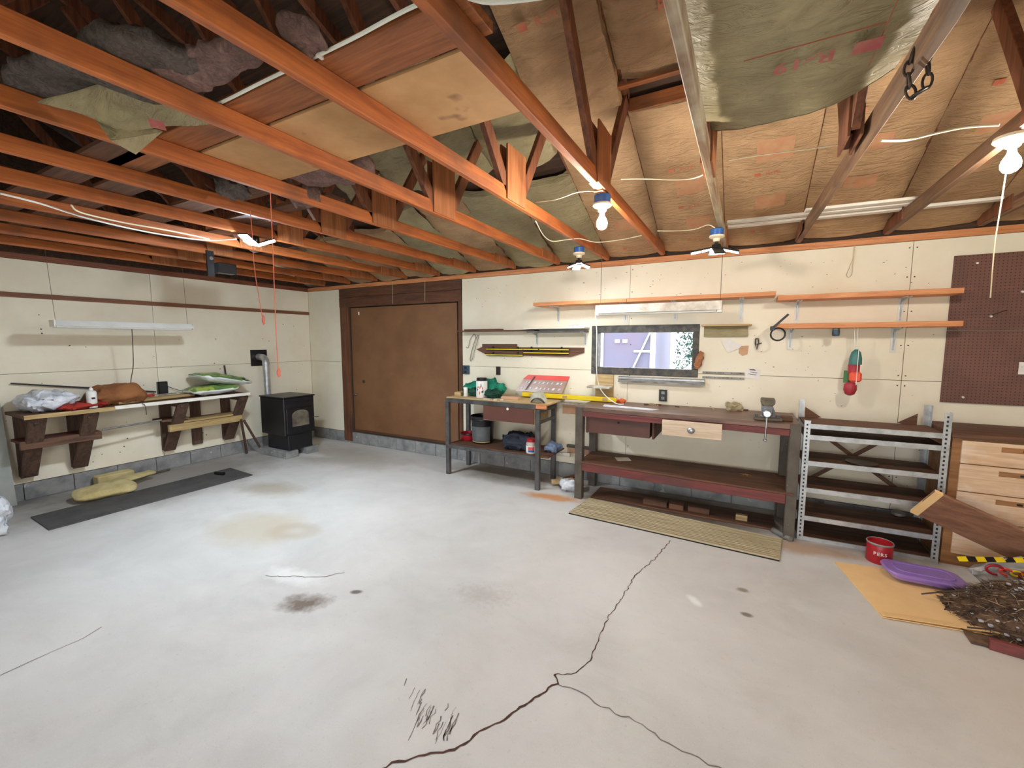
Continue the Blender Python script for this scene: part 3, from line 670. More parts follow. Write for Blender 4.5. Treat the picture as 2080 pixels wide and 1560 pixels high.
def led_lamp(name, label, x, y, mat, panels, box=True, up=False, r=.034):
    t = thing(name, label, 'lamp', (x, y, CZ0-.18))
    z = holder(t, x, y, CZ0, box)
    MB().lathe([(.014, z), (.014, z-.02), (.034, z-.03), (.036, z-.055), (.028, z-.06)], (x, y, 0), 20).build('lamp_base', M['blackplastic'], t, smooth=True)
    z -= .058
    for ang, tilt, ln in panels:
        mb = MB(); mb.T = Matrix.Translation((x, y, z)) @ Matrix.Rotation(ang, 4, 'Z') @ Matrix.Rotation(tilt, 4, 'Y')
        mb.box(.03, .03+ln, -.042, .042, .0, .014); p = mb.build('arm', M['blackplastic'], t, bevel=.003)
        mb = MB(); mb.T = Matrix.Translation((x, y, z)) @ Matrix.Rotation(ang, 4, 'Z') @ Matrix.Rotation(tilt, 4, 'Y')
        for a in range(2): mb.box(.036+a*ln*.5, .03+ln*.48+a*ln*.5, -.036, .036, -.004, -.0005)
        mb.build('led_panel', M[mat], p)
    return t
led_lamp('folding_led_lamp', 'lit white LED lamp on a blue box over the tool bench', 5.345, -.85, 'ledwhite', [(.6, .35, .085), (.6+PI, .35, .085), (.6+PI/2, .35, .085)])
led_lamp('folding_led_lamp', 'four-panel LED lamp with spread wings on a blue box above the window', 6.60, -.97, 'leddim', [(.0, .30, .15), (PI/2+.2, .12, .14), (PI+.1, .15, .17), (-PI/2+.25, .45, .14)])
xc = bx(-5); t = thing('folding_led_lamp', 'glaring cold LED lamp on a left truss chord by the pink strings', 'lamp', (xc, -2.66, CZ0-.07))
MB().lathe([(.03, CZ0), (.034, CZ0-.012), (.034, CZ0-.065), (.026, CZ0-.075)], (xc, -2.66, 0), 18).build('lamp_base', M['blackplastic'], t, smooth=True)
for k in range(3):
    for nm, q, m_ in (('arm', (.02, .17, -.045, .045, .0, .012), 'blackplastic'), ('led_panel', (.025, .165, -.04, .04, -.004, -.0005), 'ledcold')):
        mb = MB(); mb.T = Matrix.Translation((xc, -2.66, CZ0-.085)) @ Matrix.Rotation(.9+k*2*PI/3, 4, 'Z') @ Matrix.Rotation(-.38, 4, 'Y'); mb.box(*q); mb.build(nm, M[m_], t)
pull([(bx(-4)+.02, -3.07, CZ0+.03), on(512, 470, 'y', -3.07), on(517, 545, 'y', -3.07), on(530, 628, 'y', -3.07), on(536, 660, 'y', -3.07)], .0028, 'pinkstring', 'pink pull string ending by the dark rail on the left wall', knot=(on(535, 650, 'y', -3.07), (.010, .010, .035)), group=None)
pull([(bx(-3)+.0, -3.29, CZ0+.001), on(553, 480, 'y', -3.29), on(557, 580, 'y', -3.29), on(561, 680, 'y', -3.29), on(566, 765, 'y', -3.29)], .0028, 'pinkstring', 'longer pink pull string with a tassel hanging near the stove pipe', knot=(on(566, 757, 'y', -3.29), (.011, .011, .03)))
# cables stapled along the timbers
def cable(pts, r, mat, label, name='cable'):
    return tag(MB().tube(bez(pts, 6), r, 6).build(name, M[mat], smooth=True), label, 'cable')
zc = CZ1+.042
zc = CZ1+.012
cable([(6.62, -3.66, zc), (6.35, -3.72, zc), (6.12, -3.80, zc), (5.98, -3.900, zc), (5.6, -3.897, zc), (5.35, -3.896, zc), (5.1, -3.897, zc), (4.8, -3.894, zc), (4.45, -3.85, zc+.05), (4.1, -3.80, zc+.05), (3.7, -3.8, zc+.05), (3.2, -3.82, zc+.05)], .007, 'cablewhite', 'thick white cable clipped along the orange plank')
for x_ in (5.44, 4.62): tag(BX(x_-.006, x_+.006, -3.91, -3.884, zc-.012, zc+.014).build('cable_clip', M['white']), 'small white clip holding the thick cable to the plank', 'clip', 'clips on the thick cable')
cable([on(0, 393, 'z', CZ0-.01), on(80, 413, 'z', CZ0-.012), on(170, 441, 'z', CZ0-.012), on(260, 463, 'z', CZ0-.012), on(340, 478, 'z', CZ0-.012), on(420, 488, 'z', CZ0-.012), on(480, 485, 'z', CZ0-.005)], .007, 'cablewhite', 'long white cable swagged under the left chords to the cold lamp')
cable([on(145, 417, 'z', CZ0-.004), on(165, 432, 'z', CZ0-.012), on(250, 452, 'z', CZ0-.012), on(330, 466, 'z', CZ0-.012), on(400, 480, 'z', CZ0-.012), on(425, 486, 'z', CZ0-.012)], .006, 'cable', 'second cream cable running beside the long swagged cable')
cable([on(1086, 411, 'x', 5.40), on(1130, 405, 'z', 2.70), on(1170, 391, 'z', 2.70), on(1205, 388, 'z', 2.68), on(1222, 396, 'z', CZ0-.01)], .004, 'cable', 'cream cable entering the blue box of the warm bulb')
cable([on(1088, 449, 'x', 5.40), on(1104, 478, 'z', 2.66), on(1122, 490, 'z', 2.64), on(1150, 487, 'z', 2.66), on(1178, 485, 'z', 2.69), on(1212, 492, 'z', 2.67), on(1260, 487, 'z', 2.69), on(1310, 477, 'z', 2.70)], .004, 'cable', 'sagging cream cable between the bulb truss and the LED lamp')
cable([on(1262, 364, 'z', 2.70), on(1300, 363, 'z', 2.72), on(1370, 365, 'z', 2.72), on(1410, 362, 'z', 2.72), on(1437, 351, 'z', 2.72)], .004, 'cable', 'cream cable crossing the bay right of the warm bulb')
cable([on(1335, 469, 'z', 2.70), on(1375, 469, 'z', 2.71), on(1410, 466, 'z', 2.71), on(1438, 457, 'z', 2.70), on(1452, 463, 'z', CZ0-.01)], .004, 'cable', 'cream cable entering the four-panel lamp box')
cable([on(1480, 326, 'z', 2.72), on(1540, 316, 'z', 2.73), on(1640, 303, 'z', 2.74), on(1735, 289, 'z', 2.74)], .003, 'cable', 'thin cream wire crossing the bay below the sagging batt')
cable([on(1789, 286, 'z', 2.70), on(1840, 285, 'z', 2.72), on(1900, 271, 'z', 2.73), on(1960, 259, 'z', 2.72), on(2030, 254, 'z', 2.69)], .0055, 'cable', 'bright cream cable running to the ivory bulb holder')
# chain over a chord
mb_pts = [on(1850, 112, 'x', bx(2)+.03), on(1843, 150, 'x', bx(2)+.03), on(1848, 190, 'x', bx(2)+.03), on(1868, 208, 'x', bx(2)+.03), on(1885, 185, 'x', bx(2)+.03), on(1896, 150, 'x', bx(2)+.03), on(1905, 112, 'x', bx(2)+.03)]
t = thing('chain', 'rusty steel chain looped over a truss chord', 'chain', on(1868, 207, 'y', -2.97))
P = [on(1856, 100, 'y', -2.97), on(1845, 140, 'y', -2.97), on(1846, 172, 'y', -2.97), on(1853, 197, 'y', -2.97), on(1868, 207, 'y', -2.97), on(1880, 184, 'y', -2.97), on(1886, 150, 'y', -2.97), on(1880, 100, 'y', -2.97)]
line = bez(P, 6); acc = 0; last = line[0]; i = 0
M['chainmat'] = paint('rusty_chain_steel', rgb(92, 80, 72), rgb(60, 48, 42), 20, .45, metal=.6, amount=1.)
for q in line[1:]:
    if (q-last).length >= .036:
        d = (q-last).normalized(); c = (q+last)/2
        up = Vector((0, 1, 0)) if i % 2 else d.cross(Vector((0, 1, 0))).normalized()
        sd = d.cross(up).normalized(); ring = []
        for k in range(13):
            a = 2*PI*k/12; ring.append(c+d*.026*math.cos(a)+sd*.013*math.sin(a))
        MB().tube(ring, .0045, 6, cap=False).build('link', M['chainmat'], t, smooth=True); last = q; i += 1
# white trims stored on the chords near the back wall
for k, (a, b_, z0, dy, lab) in enumerate((((6.66, -.72), (7.95, -.64), CZ1, .0, 'long white trim strip stored on the right chords above the shelves'),
                                   ((6.66, -.55), (8.45, -.47), CZ1, .0, 'second scuffed white trim strip lying nearer the wall'),
                                   ((7.22, -.80), (7.92, -.76), CZ1, 0, 'short white trim strip lying on the right chords'))):
    mb = MB(); mb.bar((a[0], a[1], z0+.012), (b_[0], b_[1], z0+.012), .07, .022); tag(mb.build('trim_strip', M['whiteboard'], bevel=.003), lab, 'trim strip')
# black spot lamp bracket hung from a left chord
p = Vector((bx(-7)+TH/2+.013, -2.44, CZ0))
t = thing('floodlight', 'small black floodlight on a strap bracket under a left chord', 'lamp', (p.x, p.y, CZ0-.2))
BX(p.x-.012, p.x+.012, p.y-.035, p.y+.035, CZ0-.24, CZ0+.03).build('strap', M['black'], t)
BX(p.x-.005, p.x+.10, p.y+.03, p.y+.22, CZ0-.20, CZ0-.09).build('housing', M['blackplastic'], t, bevel=.008)
MB().tube([(p.x+.015, p.y, CZ0-.05), (p.x+.03, p.y, CZ0-.05)], .02, 12).build('bolt', M['chrome'], t)

# ------------------------------------------------------------------ left wall
tag(BX(0, .02, -7.1, -.005, 2.20, 2.252).build('nailing_rail', wood('rail_y', rgb(146, 96, 66), rgb(112, 70, 48), 'y'), bevel=.003), 'thin brown nailing rail across the cream left wall', 'rail')
t = thing('shop_light', 'white tube shop light hung on two wires by the left wall', 'lamp', (.55, -2.75, 1.88))
MB().prism([(.47, -3.385, 1.895), (.63, -3.385, 1.895), (.59, -3.385, 1.955), (.51, -3.385, 1.955)], (0, 1.26, 0)).build('reflector', M['white'], t, bevel=.003)
for x in (.515, .585): MB().tube([(x, -3.37, 1.893), (x, -2.14, 1.893)], .019, 10).build('tube', M['white'], t, smooth=True)
for y in (-3.385, -2.125): BX(.48, .62, y-.006, y+.006, 1.885, 1.955).build('end_cap', M['white'], t)
for y, y2 in ((-3.36, -3.38), (-2.16, -2.165)): MB().tube([(.55, y, 1.955), (.54, y2, CZ0)], .002, 5).build('wire', M['iron'], t)
cable([(.55, -2.73, 1.955), (.5, -2.72, 1.70), (.44, -2.71, 1.45), (.36, -2.72, 1.2), (.5, -2.70, 1.02), (.60, -2.69, .97), (.59, -2.68, .86)], .005, 'iron', 'dark power cord dropping from the shop light onto the bench')
t = thing('outlet', 'black outlet box with a cord on the left wall behind the bench', 'outlet', (0, -2.27, 1.04))
BX(0, .05, -2.325, -2.215, 1.035, 1.20).build('box', M['blackplastic'], t, bevel=.006); BX(.05, .055, -2.31, -2.23, 1.05, 1.185).build('cover', M['black'], t)
cable([(.03, -2.21, 1.13), (.05, -2.1, 1.07), (.12, -1.95, 1.03), (.2, -1.9, 1.0)], .004, 'black', 'short black cord from the outlet towards the fertiliser bags')
# bench bracketed to the wall
BT = .995
t = thing('bracket_bench', 'long wall bench on wooden V brackets along the cream left wall', 'bench', (.28, -2.55, .25))
BX(.005, .55, -3.67, -2.93, BT-.035, BT-.004).build('bench_top', M['browny'], t, bevel=.003)
BX(.005, .535, -2.925, -1.43, BT-.035, BT-.004).build('bench_top', M['browny'], t, bevel=.003)
BX(.537, .556, -2.95, -1.425, BT-.038, BT+.002).build('front_edging', M['whiteboard'], t)
BX(.552, .57, -3.66, -2.955, BT-.045, BT-.002).build('front_edging', M['paley'], t)
for y, full in ((-3.56, 1), (-3.15, 1), (-2.26, 1), (-1.90, 0), (-1.50, 1)):
    BX(.001, .04, y-.062, y+.062, .27 if full else .27, BT-.036).build('upright', M['brownz'], t, bevel=.004)
    if full:
        MB().bar((.06, y, .27), (.50, y+.01, BT-.05), .13, .04, (1, 0, -.6)).build('brace', M['brownz'], t, bevel=.004)
        BX(.001, .50, y-.02, y+.02, BT-.11, BT-.036).build('arm', M['brownz'], t, bevel=.003)
BX(.05, .30, -3.66, -3.02, .675, .70).build('shelf_board', M['redx'], t); BX(.30, .345, -3.66, -3.02, .61, .70).build('shelf_edge', M['browny'], t, bevel=.003)
BX(.05, .33, -2.25, -1.44, .655, .68).build('shelf_board', M['paley'], t, bevel=.002); BX(.30, .345, -2.36, -1.44, .56, .65).build('shelf_edge', M['paley'], t, bevel=.003)
BX(.05, .32, -2.42, -2.12, .70, .722).build('shelf_board', M['browny'], t)
tag(MB().tube([(.36, -3.02, .715), (.30, -2.42, .728)], .011, 8).build('rod', M['galvdark'], smooth=True), 'thin grey rod spanning between the lower bench shelves', 'rod')
tag(MB().tube([(.03, -3.61, 1.29), (.03, -2.50, 1.10), (.04, -2.35, 1.07)], .008, 8).build('black_rod', M['black'], smooth=True), 'long black rod leaning on the left wall behind the bags', 'rod')
tag(MB().tube([(.06, -1.46, .997), (.03, -1.48, 1.38)], .011, 8).build('wooden_stick', M['brownz'], smooth=True), 'short brown stick standing up behind the fertiliser bags', 'stick')
for k, (a, b_, l) in enumerate((((.36, -1.50, .62), (.15, -1.30, .0), 'brown lath leaning under the bench towards the stove'), ((.36, -1.46, .60), (.30, -1.14, .0), 'second brown lath leaning beside the first by the stove'))):
    tag(MB().bar(Vector(a)+Vector((.02, .02, -.03)), Vector(b_)+Vector((0, 0, .01)), .03, .018, (1, 0, 0)).build('lath', M['brownz']), l, 'lath')
# things on the bench
def pillow(name, c, dims, rotz, tilt, mat, label, cat, seed=1, amp=.02, e=.55, roll=0., group=None, parts=None, freq=5.):
    T = Matrix.Translation(c) @ Matrix.Rotation(rotz, 4, 'Z') @ Matrix.Rotation(tilt, 4, 'Y') @ Matrix.Rotation(roll, 4, 'X')
    def surf(u, v, off=0.):
        th = 2*PI*(u % 1.0); ph = PI*(v-.5)
        sg = lambda q, p: math.copysign(abs(q)**p, q)
        x = sg(math.cos(ph), e)*sg(math.cos(th), .42); y = sg(math.cos(ph), e)*sg(math.sin(th), .42); z = sg(math.sin(ph), .8)*(1-.55*max(abs(x), abs(y))**4)
        p = Vector((x*(dims[0]/2), y*(dims[1]/2), z*(dims[2]/2)))
        return p+noise.noise_vector(p*freq*2+Vector((seed, 0, 0)))*amp+noise.noise_vector(p*freq*5.5+Vector((0, seed, 0)))*amp*.5+p.normalized()*off
    mb = MB(); mb.T = T; mb.grid(surf, 52, 30)
    o = tag(mb.build(name, mat, smooth=180), label, cat, group)
    return o, T, surf
M['plastic'] = paint('white_plastic_bag', rgb(228, 230, 236), rgb(176, 182, 194), 9, .3, bump=.6, amount=1.)
pillow('plastic_bag', (.30, -3.44, BT+.105), (.40, .40, .21), .1, 0, M['plastic'], 'crumpled white plastic bag on the end of the wall bench', 'bag', 2, .045, freq=7)
M['redcloth'] = fabric('red_cloth', rgb(176, 62, 54), rgb(130, 40, 36), 7)
M['rust'] = fabric('rust_brown_cloth', rgb(156, 104, 66), rgb(122, 78, 48), 6)
pillow('red_cloth', (.40, -3.20, BT+.03), (.30, .42, .07), .2, 0, M['redcloth'], 'red cloth lying between the plastic bag and the spray can', 'cloth', 5, .03, freq=9)
pillow('brown_bag', (.27, -2.82, BT+.11), (.38, .50, .24), .0, .06, M['rust'], 'rust brown cloth bag slumped on the wall bench', 'bag', 8, .03, freq=4)
t = thing('spray_can', 'white spray can standing before the brown cloth bag', 'can', (.47, -3.115, BT))
MB().lathe([(.042, BT), (.045, BT+.006), (.045, BT+.17), (.038, BT+.185), (.02, BT+.195)], (.47, -3.115, 0), 18).build('body', M['white'], t, smooth=True)
MB().lathe([(.018, BT+.195), (.018, BT+.215), (.008, BT+.228)], (.47, -3.115, 0), 12).build('nozzle', M['white'], t, smooth=True)
BX(.512, .5165, -3.13, -3.10, BT+.10, BT+.12).build('label_mark', M['blackplastic'], t)
tag(MB().bar((.34, -2.88, BT+.017), (.24, -2.04, BT+.020), .17, .03).build('fibreboard_plank', M['paley'], bevel=.003), 'tan plank lying on the bench between brown bag and fertiliser bags', 'plank')
t = thing('hand_tool', 'red-handled tool lying against the brown cloth bag', 'tool', (.30, -2.57, BT+.05))
MB().tube([(.31, -2.62, BT+.06), (.28, -2.47, BT+.062)], .018, 10).build('handle', M['redcloth'], t, smooth=True); MB().tube([(.28, -2.47, BT+.062), (.22, -2.2, BT+.055)], .006, 8).build('shaft', M['galvdark'], t, smooth=True)
def bag_mat():
    t = NT('green_white_fertiliser_bag'); v = t.coords((1, 1, 1), rnd=False)
    tc = t.new('ShaderNodeTexCoord'); sp = t.new('ShaderNodeSeparateXYZ'); t.link(tc.outputs['Object'], sp.inputs[0])
    n = t.noise(v, 9, 4, .6); n2 = t.noise(v, 5, 3, .5)
    g = t.mix(t.ramp(n, .4, .65), rgb(112, 152, 82), rgb(78, 112, 58))
    g = t.mix(t.ramp(n2, .56, .60, 0, 1), g, rgb(172, 186, 84))
    g = t.mix(t.ramp(n2, .44, .40, 0, 1), g, rgb(40, 48, 36))
    sp2 = t.new('ShaderNodeSeparateXYZ'); t.link(tc.outputs['Normal'], sp2.inputs[0])
    c = t.mix(t.ramp(sp2.outputs[2], .45, .55), rgb(228, 232, 232), g)
    t.bump(n, .4, .01)
    return t.out(c, .3)
M['fert'] = bag_mat()
o, T, sf = pillow('fertiliser_bag', (.27, -1.80, BT+.065), (.42, .62, .13), .08, 0, M['fert'], 'lower green and white fertiliser bag flat on the bench', 'bag', 3, .02, group='fertiliser bags on the wall bench')
o, T, sf = pillow('fertiliser_bag', (.28, -1.66, BT+.205), (.44, .72, .13), .05, 0, M['fert'], 'upper green and white fertiliser bag slid across the lower one', 'bag', 6, .02, roll=-.20, group='fertiliser bags on the wall bench')
mb = MB(); mb.T = T; mb.grid(lambda u, v: sf(.03+.09*u, .63+.13*v, .004), 6, 6); mb.build('label_patch', M['blackplastic'], o, smooth=180)
mb = MB(); mb.T = T; mb.grid(lambda u, v: sf(.055+.035*u, .67+.05*v, .007), 4, 4); mb.build('label_oval', M['white'], o, smooth=180)
# flue, stove
t = thing('stove_pipe', 'silver stove pipe elbowing into a black wall plate', 'pipe', (.24, -.96, .5))
BX(0, .012, -1.07, -.81, 1.345, 1.60).build('wall_plate', M['black'], t)
MB().tube([(.01, -.945, 1.49), (.10, -.945, 1.485), (.16, -.95, 1.47), (.195, -.952, 1.44), (.205, -.955, 1.40)], .052, 16).build('elbow', M['galv'], t, smooth=True)
MB().tube([(.205, -.955, 1.415), (.225, -.96, .5)], .048, 16).build('pipe', M['galv'], t, smooth=True)
MB().tube([(.2055, -.955, 1.395), (.207, -.955, 1.37)], .054, 16).build('collar', M['galv'], t, smooth=True)
t = thing('pellet_stove', 'black pellet stove with an arched glass door on concrete blocks', 'stove', (.66, -.93, .1))
y0, y1, x0, x1 = -1.18, -.68, .37, .95
BX(x0, x1, y0, y1, .335, .895).build('body', M['black'], t, bevel=.008)
BX(x0-.01, x1+.02, y0-.012, y1+.012, .895, .915).build('lid', M['black'], t, bevel=.005)
BX(x0+.05, x1-.02, y0+.06, y1-.04, .102, .335).build('pedestal', M['black'], t, bevel=.006)
BX(x1, x1+.014, y0+.03, y1-.03, .36, .74).build('door', M['blackplastic'], t, bevel=.004)
arc = [(x1+.015, y0+.11, .46), (x1+.015, y1-.11, .46)]+[(x1+.015, (y0+y1)/2+(.14)*math.cos(a), .63+.075*math.sin(a)) for a in [PI*k/10 for k in range(11)]]
MB().prism(arc, (.004, 0, 0)).build('glass', paint('sooty_door_glass', rgb(120, 112, 98), rgb(70, 66, 60), 5, .18, amount=1.), t)
BX(x1, x1+.006, y0+.05, y1-.05, .80, .835).build('grille', paint('grille_black', rgb(8, 8, 9), None, 4, .6), t)
MB().tube([(x1+.01, y1-.03, .56), (x1+.03, y1+.05, .555)], .007, 8).build('handle', M['iron'], t, smooth=True)
for a, l_ in (((.30, .98, -1.20, -1.00), 'flat concrete block under the stove beside the leaning laths'), ((.30, .98, -.86, -.66), 'flat concrete block under the stove beside the back wall')):
    tag(BX(*a, 0.0, .1).build('paving_block', M['block'], bevel=.006), l_, 'block', 'blocks under the stove')
# floor by the left wall
tag(MB().prism([(.741, -3.726, .001), (1.307, -3.744, .001), (1.31, -1.891, .001), (.739, -1.858, .001)], (0, 0, .012)).build('rubber_mat', paint('charcoal_rubber', rgb(84, 82, 80), rgb(64, 62, 62), 4, .85, bump=.4, amount=1.)), 'long charcoal rubber mat on the floor below the wall bench', 'mat')
p = fl(443, 962, .03); tag(MB().tube([(p.x-.06, p.y+.0, .034), (p.x+.08, p.y+.03, .034)], .02, 12).build('pipe_stub', M['blackplastic'], smooth=True), 'short black pipe stub lying on the charcoal mat', 'pipe')
M['foam'] = paint('yellow_foam', rgb(206, 190, 138), rgb(178, 158, 106), 6, .9, bump=.6, amount=1.)
pillow('foam_cushion', (.62, -3.12, .075), (.30, .52, .10), -.12, .18, M['foam'], 'big yellow foam offcut at the edge of the charcoal mat', 'foam', 4, .014, e=.35)
pillow('foam_cushion', (.40, -2.78, .10), (.16, .46, .045), .25, .1, M['foam'], 'thin curled yellow foam strip beyond the big offcut', 'foam', 9, .012, e=.35)
tag(BX(.05, .20, -3.05, -2.70, .012, .13).build('foam_block', M['foam'], bevel=.01), 'squared yellow foam block against the concrete block course', 'foam')
tag(MB().tube([(.17, -2.68, .02), (.12, -2.30, .02)], .014, 8).build('steel_bar', M['iron'], smooth=True), 'dark steel bar on the floor behind the foam', 'bar')
tag(MB().prism([(.14, -4.6, .004), (.14, -3.685, .004), (.016, -3.70, 1.17), (.016, -4.6, 1.17)], (.008, 0, 0)).build('grey_sheet', paint('grey_translucent_sheet', rgb(168, 172, 168), rgb(140, 146, 142), 2.5, .5, amount=1.)), 'flat grey sheet leaning on the left wall past the bench end', 'sheet')
pillow('white_sack', (.95, -4.17, .20), (.45, .52, .42), 0, 0, M['plastic'], 'white plastic sack standing on the floor by the grey sheet', 'sack', 12, .05, freq=6)

# ------------------------------------------------------------------ back wall: shelves
def bracket(t, x, z, depth, drop, mat='white'):
    """pressed steel shelf bracket: plate on the wall, arm under the shelf, ribbed web"""
    BX(x-.02, x+.02, -.008, 0, z-drop, z).build('bracket', M[mat], t)
    for dz in (.05, drop-.03): BX(x-.006, x+.006, -.011, -.008, z-dz-.006, z-dz+.006).build('bracket_screw', M['screw'], t)
    MB().prism([(x-.005, -.006, z), (x-.005, -depth, z), (x-.005, -depth, z-.008), (x-.005, -.03, z-.035), (x-.005, -.012, z-drop+.02), (x-.005, -.006, z-drop+.02)], (.01, 0, 0)).build('bracket_arm', M['galv'], t)
    BX(x-.02, x+.02, -depth, -.008, z-.008, z-.0005).build('bracket_plate', M[mat], t)
def shelf(label, x0, x1, z, depth, th, brs, split=None, m='shelfx', y0=-.003):
    t = thing('wall_mounted_shelf'.replace('wall_mounted_', 'bracket_'), label, 'shelf', ((x0+x1)/2, -depth/2, z-th))
    xs_ = [x0]+([split] if split else [])+[x1]
    for a, b_ in zip(xs_, xs_[1:]): BX(a+.0015, b_-.0015, -depth, y0, z-th, z).build('shelf_board', M[m], t, bevel=.003)
    for x, drop in brs: bracket(t, x, z-th, depth*.85, drop)
    return t
shelf('long orange shelf board above the window in two lengths', 4.555, 7.085, 2.205, .27, .040, [(4.78, .20), (5.62, .2), (6.16, .2), (6.80, .22)], split=5.69)
shelf('upper orange shelf board ending over the pegboard', 7.10, 8.37, 2.165, .26, .045, [(7.28, .20), (8.05, .22)])
shelf('lower orange shelf board with the floats hung beneath it', 7.105, 8.385, 1.902, .26, .045, [(7.24, .20), (8.02, .22)])
t = thing('bracket_shelf', 'low shelf of brown and white boards left of the window', 'shelf', (4.3, -.1, 1.86))
BX(3.33, 4.52, -.16, -.003, 1.868, 1.884).build('shelf_board', M['brownx'], t, bevel=.002); BX(4.38, 5.19, -.20, -.003, 1.888, 1.906).build('shelf_board', M['whiteboard'], t, bevel=.002)
BX(3.45, 4.0, -.15, -.02, 1.885, 1.90).build('shelf_board', M['brownx'], t); BX(4.42, 5.18, -.17, -.003, 1.845, 1.867).build('shelf_board', M['steelgrey'], t)
for x in (4.49, 5.14): bracket(t, x, 1.845, .15, .17)
pillow('white_rag', (5.05, -.12, 1.915), (.16, .09, .03), 0, 0, M['plastic'], 'folded white rag on the end of the low shelf', 'rag', 3, .008, freq=12)
t = thing('bracket_shelf', 'narrow pale ledge with a back board right of the window', 'shelf', (6.66, -.05, 1.78))
BX(6.44, 6.90, -.13, -.003, 1.893, 1.910).build('shelf_board', M['palex'], t, bevel=.003); BX(6.46, 6.87, -.03, -.003, 1.785, 1.892).build('back_board', M['kraft2'], t, bevel=.002)
# fluorescent fixture hung before the long shelf
t = thing('fluorescent_fixture', 'scuffed white fluorescent fixture hung on chains above the window', 'lamp', (6.02, -.42, 2.02))
fx0, fx1, fy = 5.405, 6.642, -.42
MB().prism([(fx0, fy-.065, 2.035), (fx0, fy+.065, 2.035), (fx0, fy+.04, 2.115), (fx0, fy-.05, 2.125)], (fx1-fx0, 0, 0)).build('housing', M['whitewood'], t, bevel=.003)
for dy in (-.03, .03): MB().tube([(fx0+.03, fy+dy, 2.030), (fx1-.05, fy+dy, 2.030)], .015, 10).build('tube', M['white'], t, smooth=True)
for x in (fx0+.02, fx1-.02): BX(x-.02, x+.02, fy-.06, fy+.06, 2.016, 2.036).build('end_cap', M['white'], t)
for x in (fx0+.04, fx1-.02): MB().tube([(x, fy, 2.12), (x, fy+.02, CZ0)], .0028, 5).build('hanging_chain', M['iron'], t)
cable([(fx0, fy, 2.10), (fx0-.015, fy, 2.04), (fx0-.0, -.40, 1.8), (fx0-.01, -.36, 1.45), (fx0-.0, -.30, 1.25), (fx0+.06, -.26, 1.13), (fx0+.20, -.30, 1.045), (fx0+.30, -.33, 1.045)], .006, 'cablewhite', 'white power cord hanging from the fixture down to the workbench')
# tool strips board
t = thing('tool_strip_board', 'shaped wooden board with yellow tool strips on the back wall', 'rack', (4.3, -.02, 1.56))
MB().prism([(3.56, -.003, 1.625), (3.66, -.003, 1.66), (5.13, -.003, 1.66), (5.13, -.003, 1.60), (4.95, -.003, 1.545), (3.72, -.003, 1.555)], (0, -.018, 0)).build('backing', M['brownx'], t, bevel=.002)
BX(3.66, 4.2, -.02, -.003, 1.662, 1.70).build('backing_strip', M['brownx'], t)
for x0_, x1_, z in ((3.735, 4.30, 1.632), (4.31, 4.52, 1.634), (4.54, 4.94, 1.634), (4.31, 4.94, 1.590), (3.735, 4.30, 1.556)):
    BX(x0_, x1_, -.040, -.021, z-.014, z+.012).build('tool_strip', M['blackplastic'], t); BX(x0_, x1_, -.043, -.040, z-.007, z+.005).build('yellow_edge', M['yellow'], t)
for i, (x, z) in enumerate(((3.84, 1.655), (4.22, 1.655), (4.42, 1.655), (4.84, 1.655), (4.42, 1.612), (4.84, 1.612), (3.84, 1.58), (4.22, 1.58))): BX(x-.012, x+.012, -.03, -.021, z-.012, z+.014).build('screw', M['blackplastic'], t)
# wire hooks left of it
tag(MB().tube(bez([on(947, 705, 'y', -.02), on(951, 706, 'y', -.02), on(955, 690, 'y', -.02), on(962, 680, 'y', -.02), on(966, 681, 'y', -.02), on(966, 690, 'y', -.02)]), .005, 6).build('wire_hook', M['galvdark'], smooth=True), 'short bent wire hook hanging under the low shelf', 'hook')
tag(MB().tube(bez([on(957, 734, 'y', -.02), on(955, 728, 'y', -.02), on(962, 700, 'y', -.02), on(969, 684, 'y', -.02), on(972, 682, 'y', -.02), on(970, 692, 'y', -.02), on(964, 712, 'y', -.02), on(959, 732, 'y', -.02)]), .005, 6).build('wire_hook', M['galvdark'], smooth=True), 'long looped wire hook hanging beside the tool strip board', 'hook')
# outlets
def outlet(label, px, py, w_, h_, mats, d=.012):
    p = on(px, py, 'y', 0); t = thing('outlet', label, 'outlet', (p.x, 0, p.z-h_/2))
    BX(p.x-w_/2, p.x+w_/2, -d, 0, p.z-h_/2, p.z+h_/2).build('cover_plate', mats[0], t, bevel=.003)
    for s in (-1, 1): BX(p.x-w_*.22, p.x+w_*.22, -d-.003, -d, p.z+s*h_*.24-h_*.13, p.z+s*h_*.24+h_*.13).build('socket', mats[1], t, bevel=.002)
    return t
M['slate'] = paint('blue_grey_metal', rgb(62, 84, 104), rgb(40, 52, 66), 20, .4, amount=1.); M['brownplastic'] = paint('brown_plastic', rgb(62, 44, 38), None, 6, .4)
outlet('blue-grey metal outlet box beside the big brown door', 948, 751, .10, .125, (M['slate'], M['black']), .03)
outlet('dark brown outlet cover between door and red organiser', 1012.5, 753, .068, .115, (M['brownplastic'], M['black']))
outlet('black outlet on the wall behind the workbench', 1347, 803, .085, .13, (M['black'], M['galvdark']), .02)
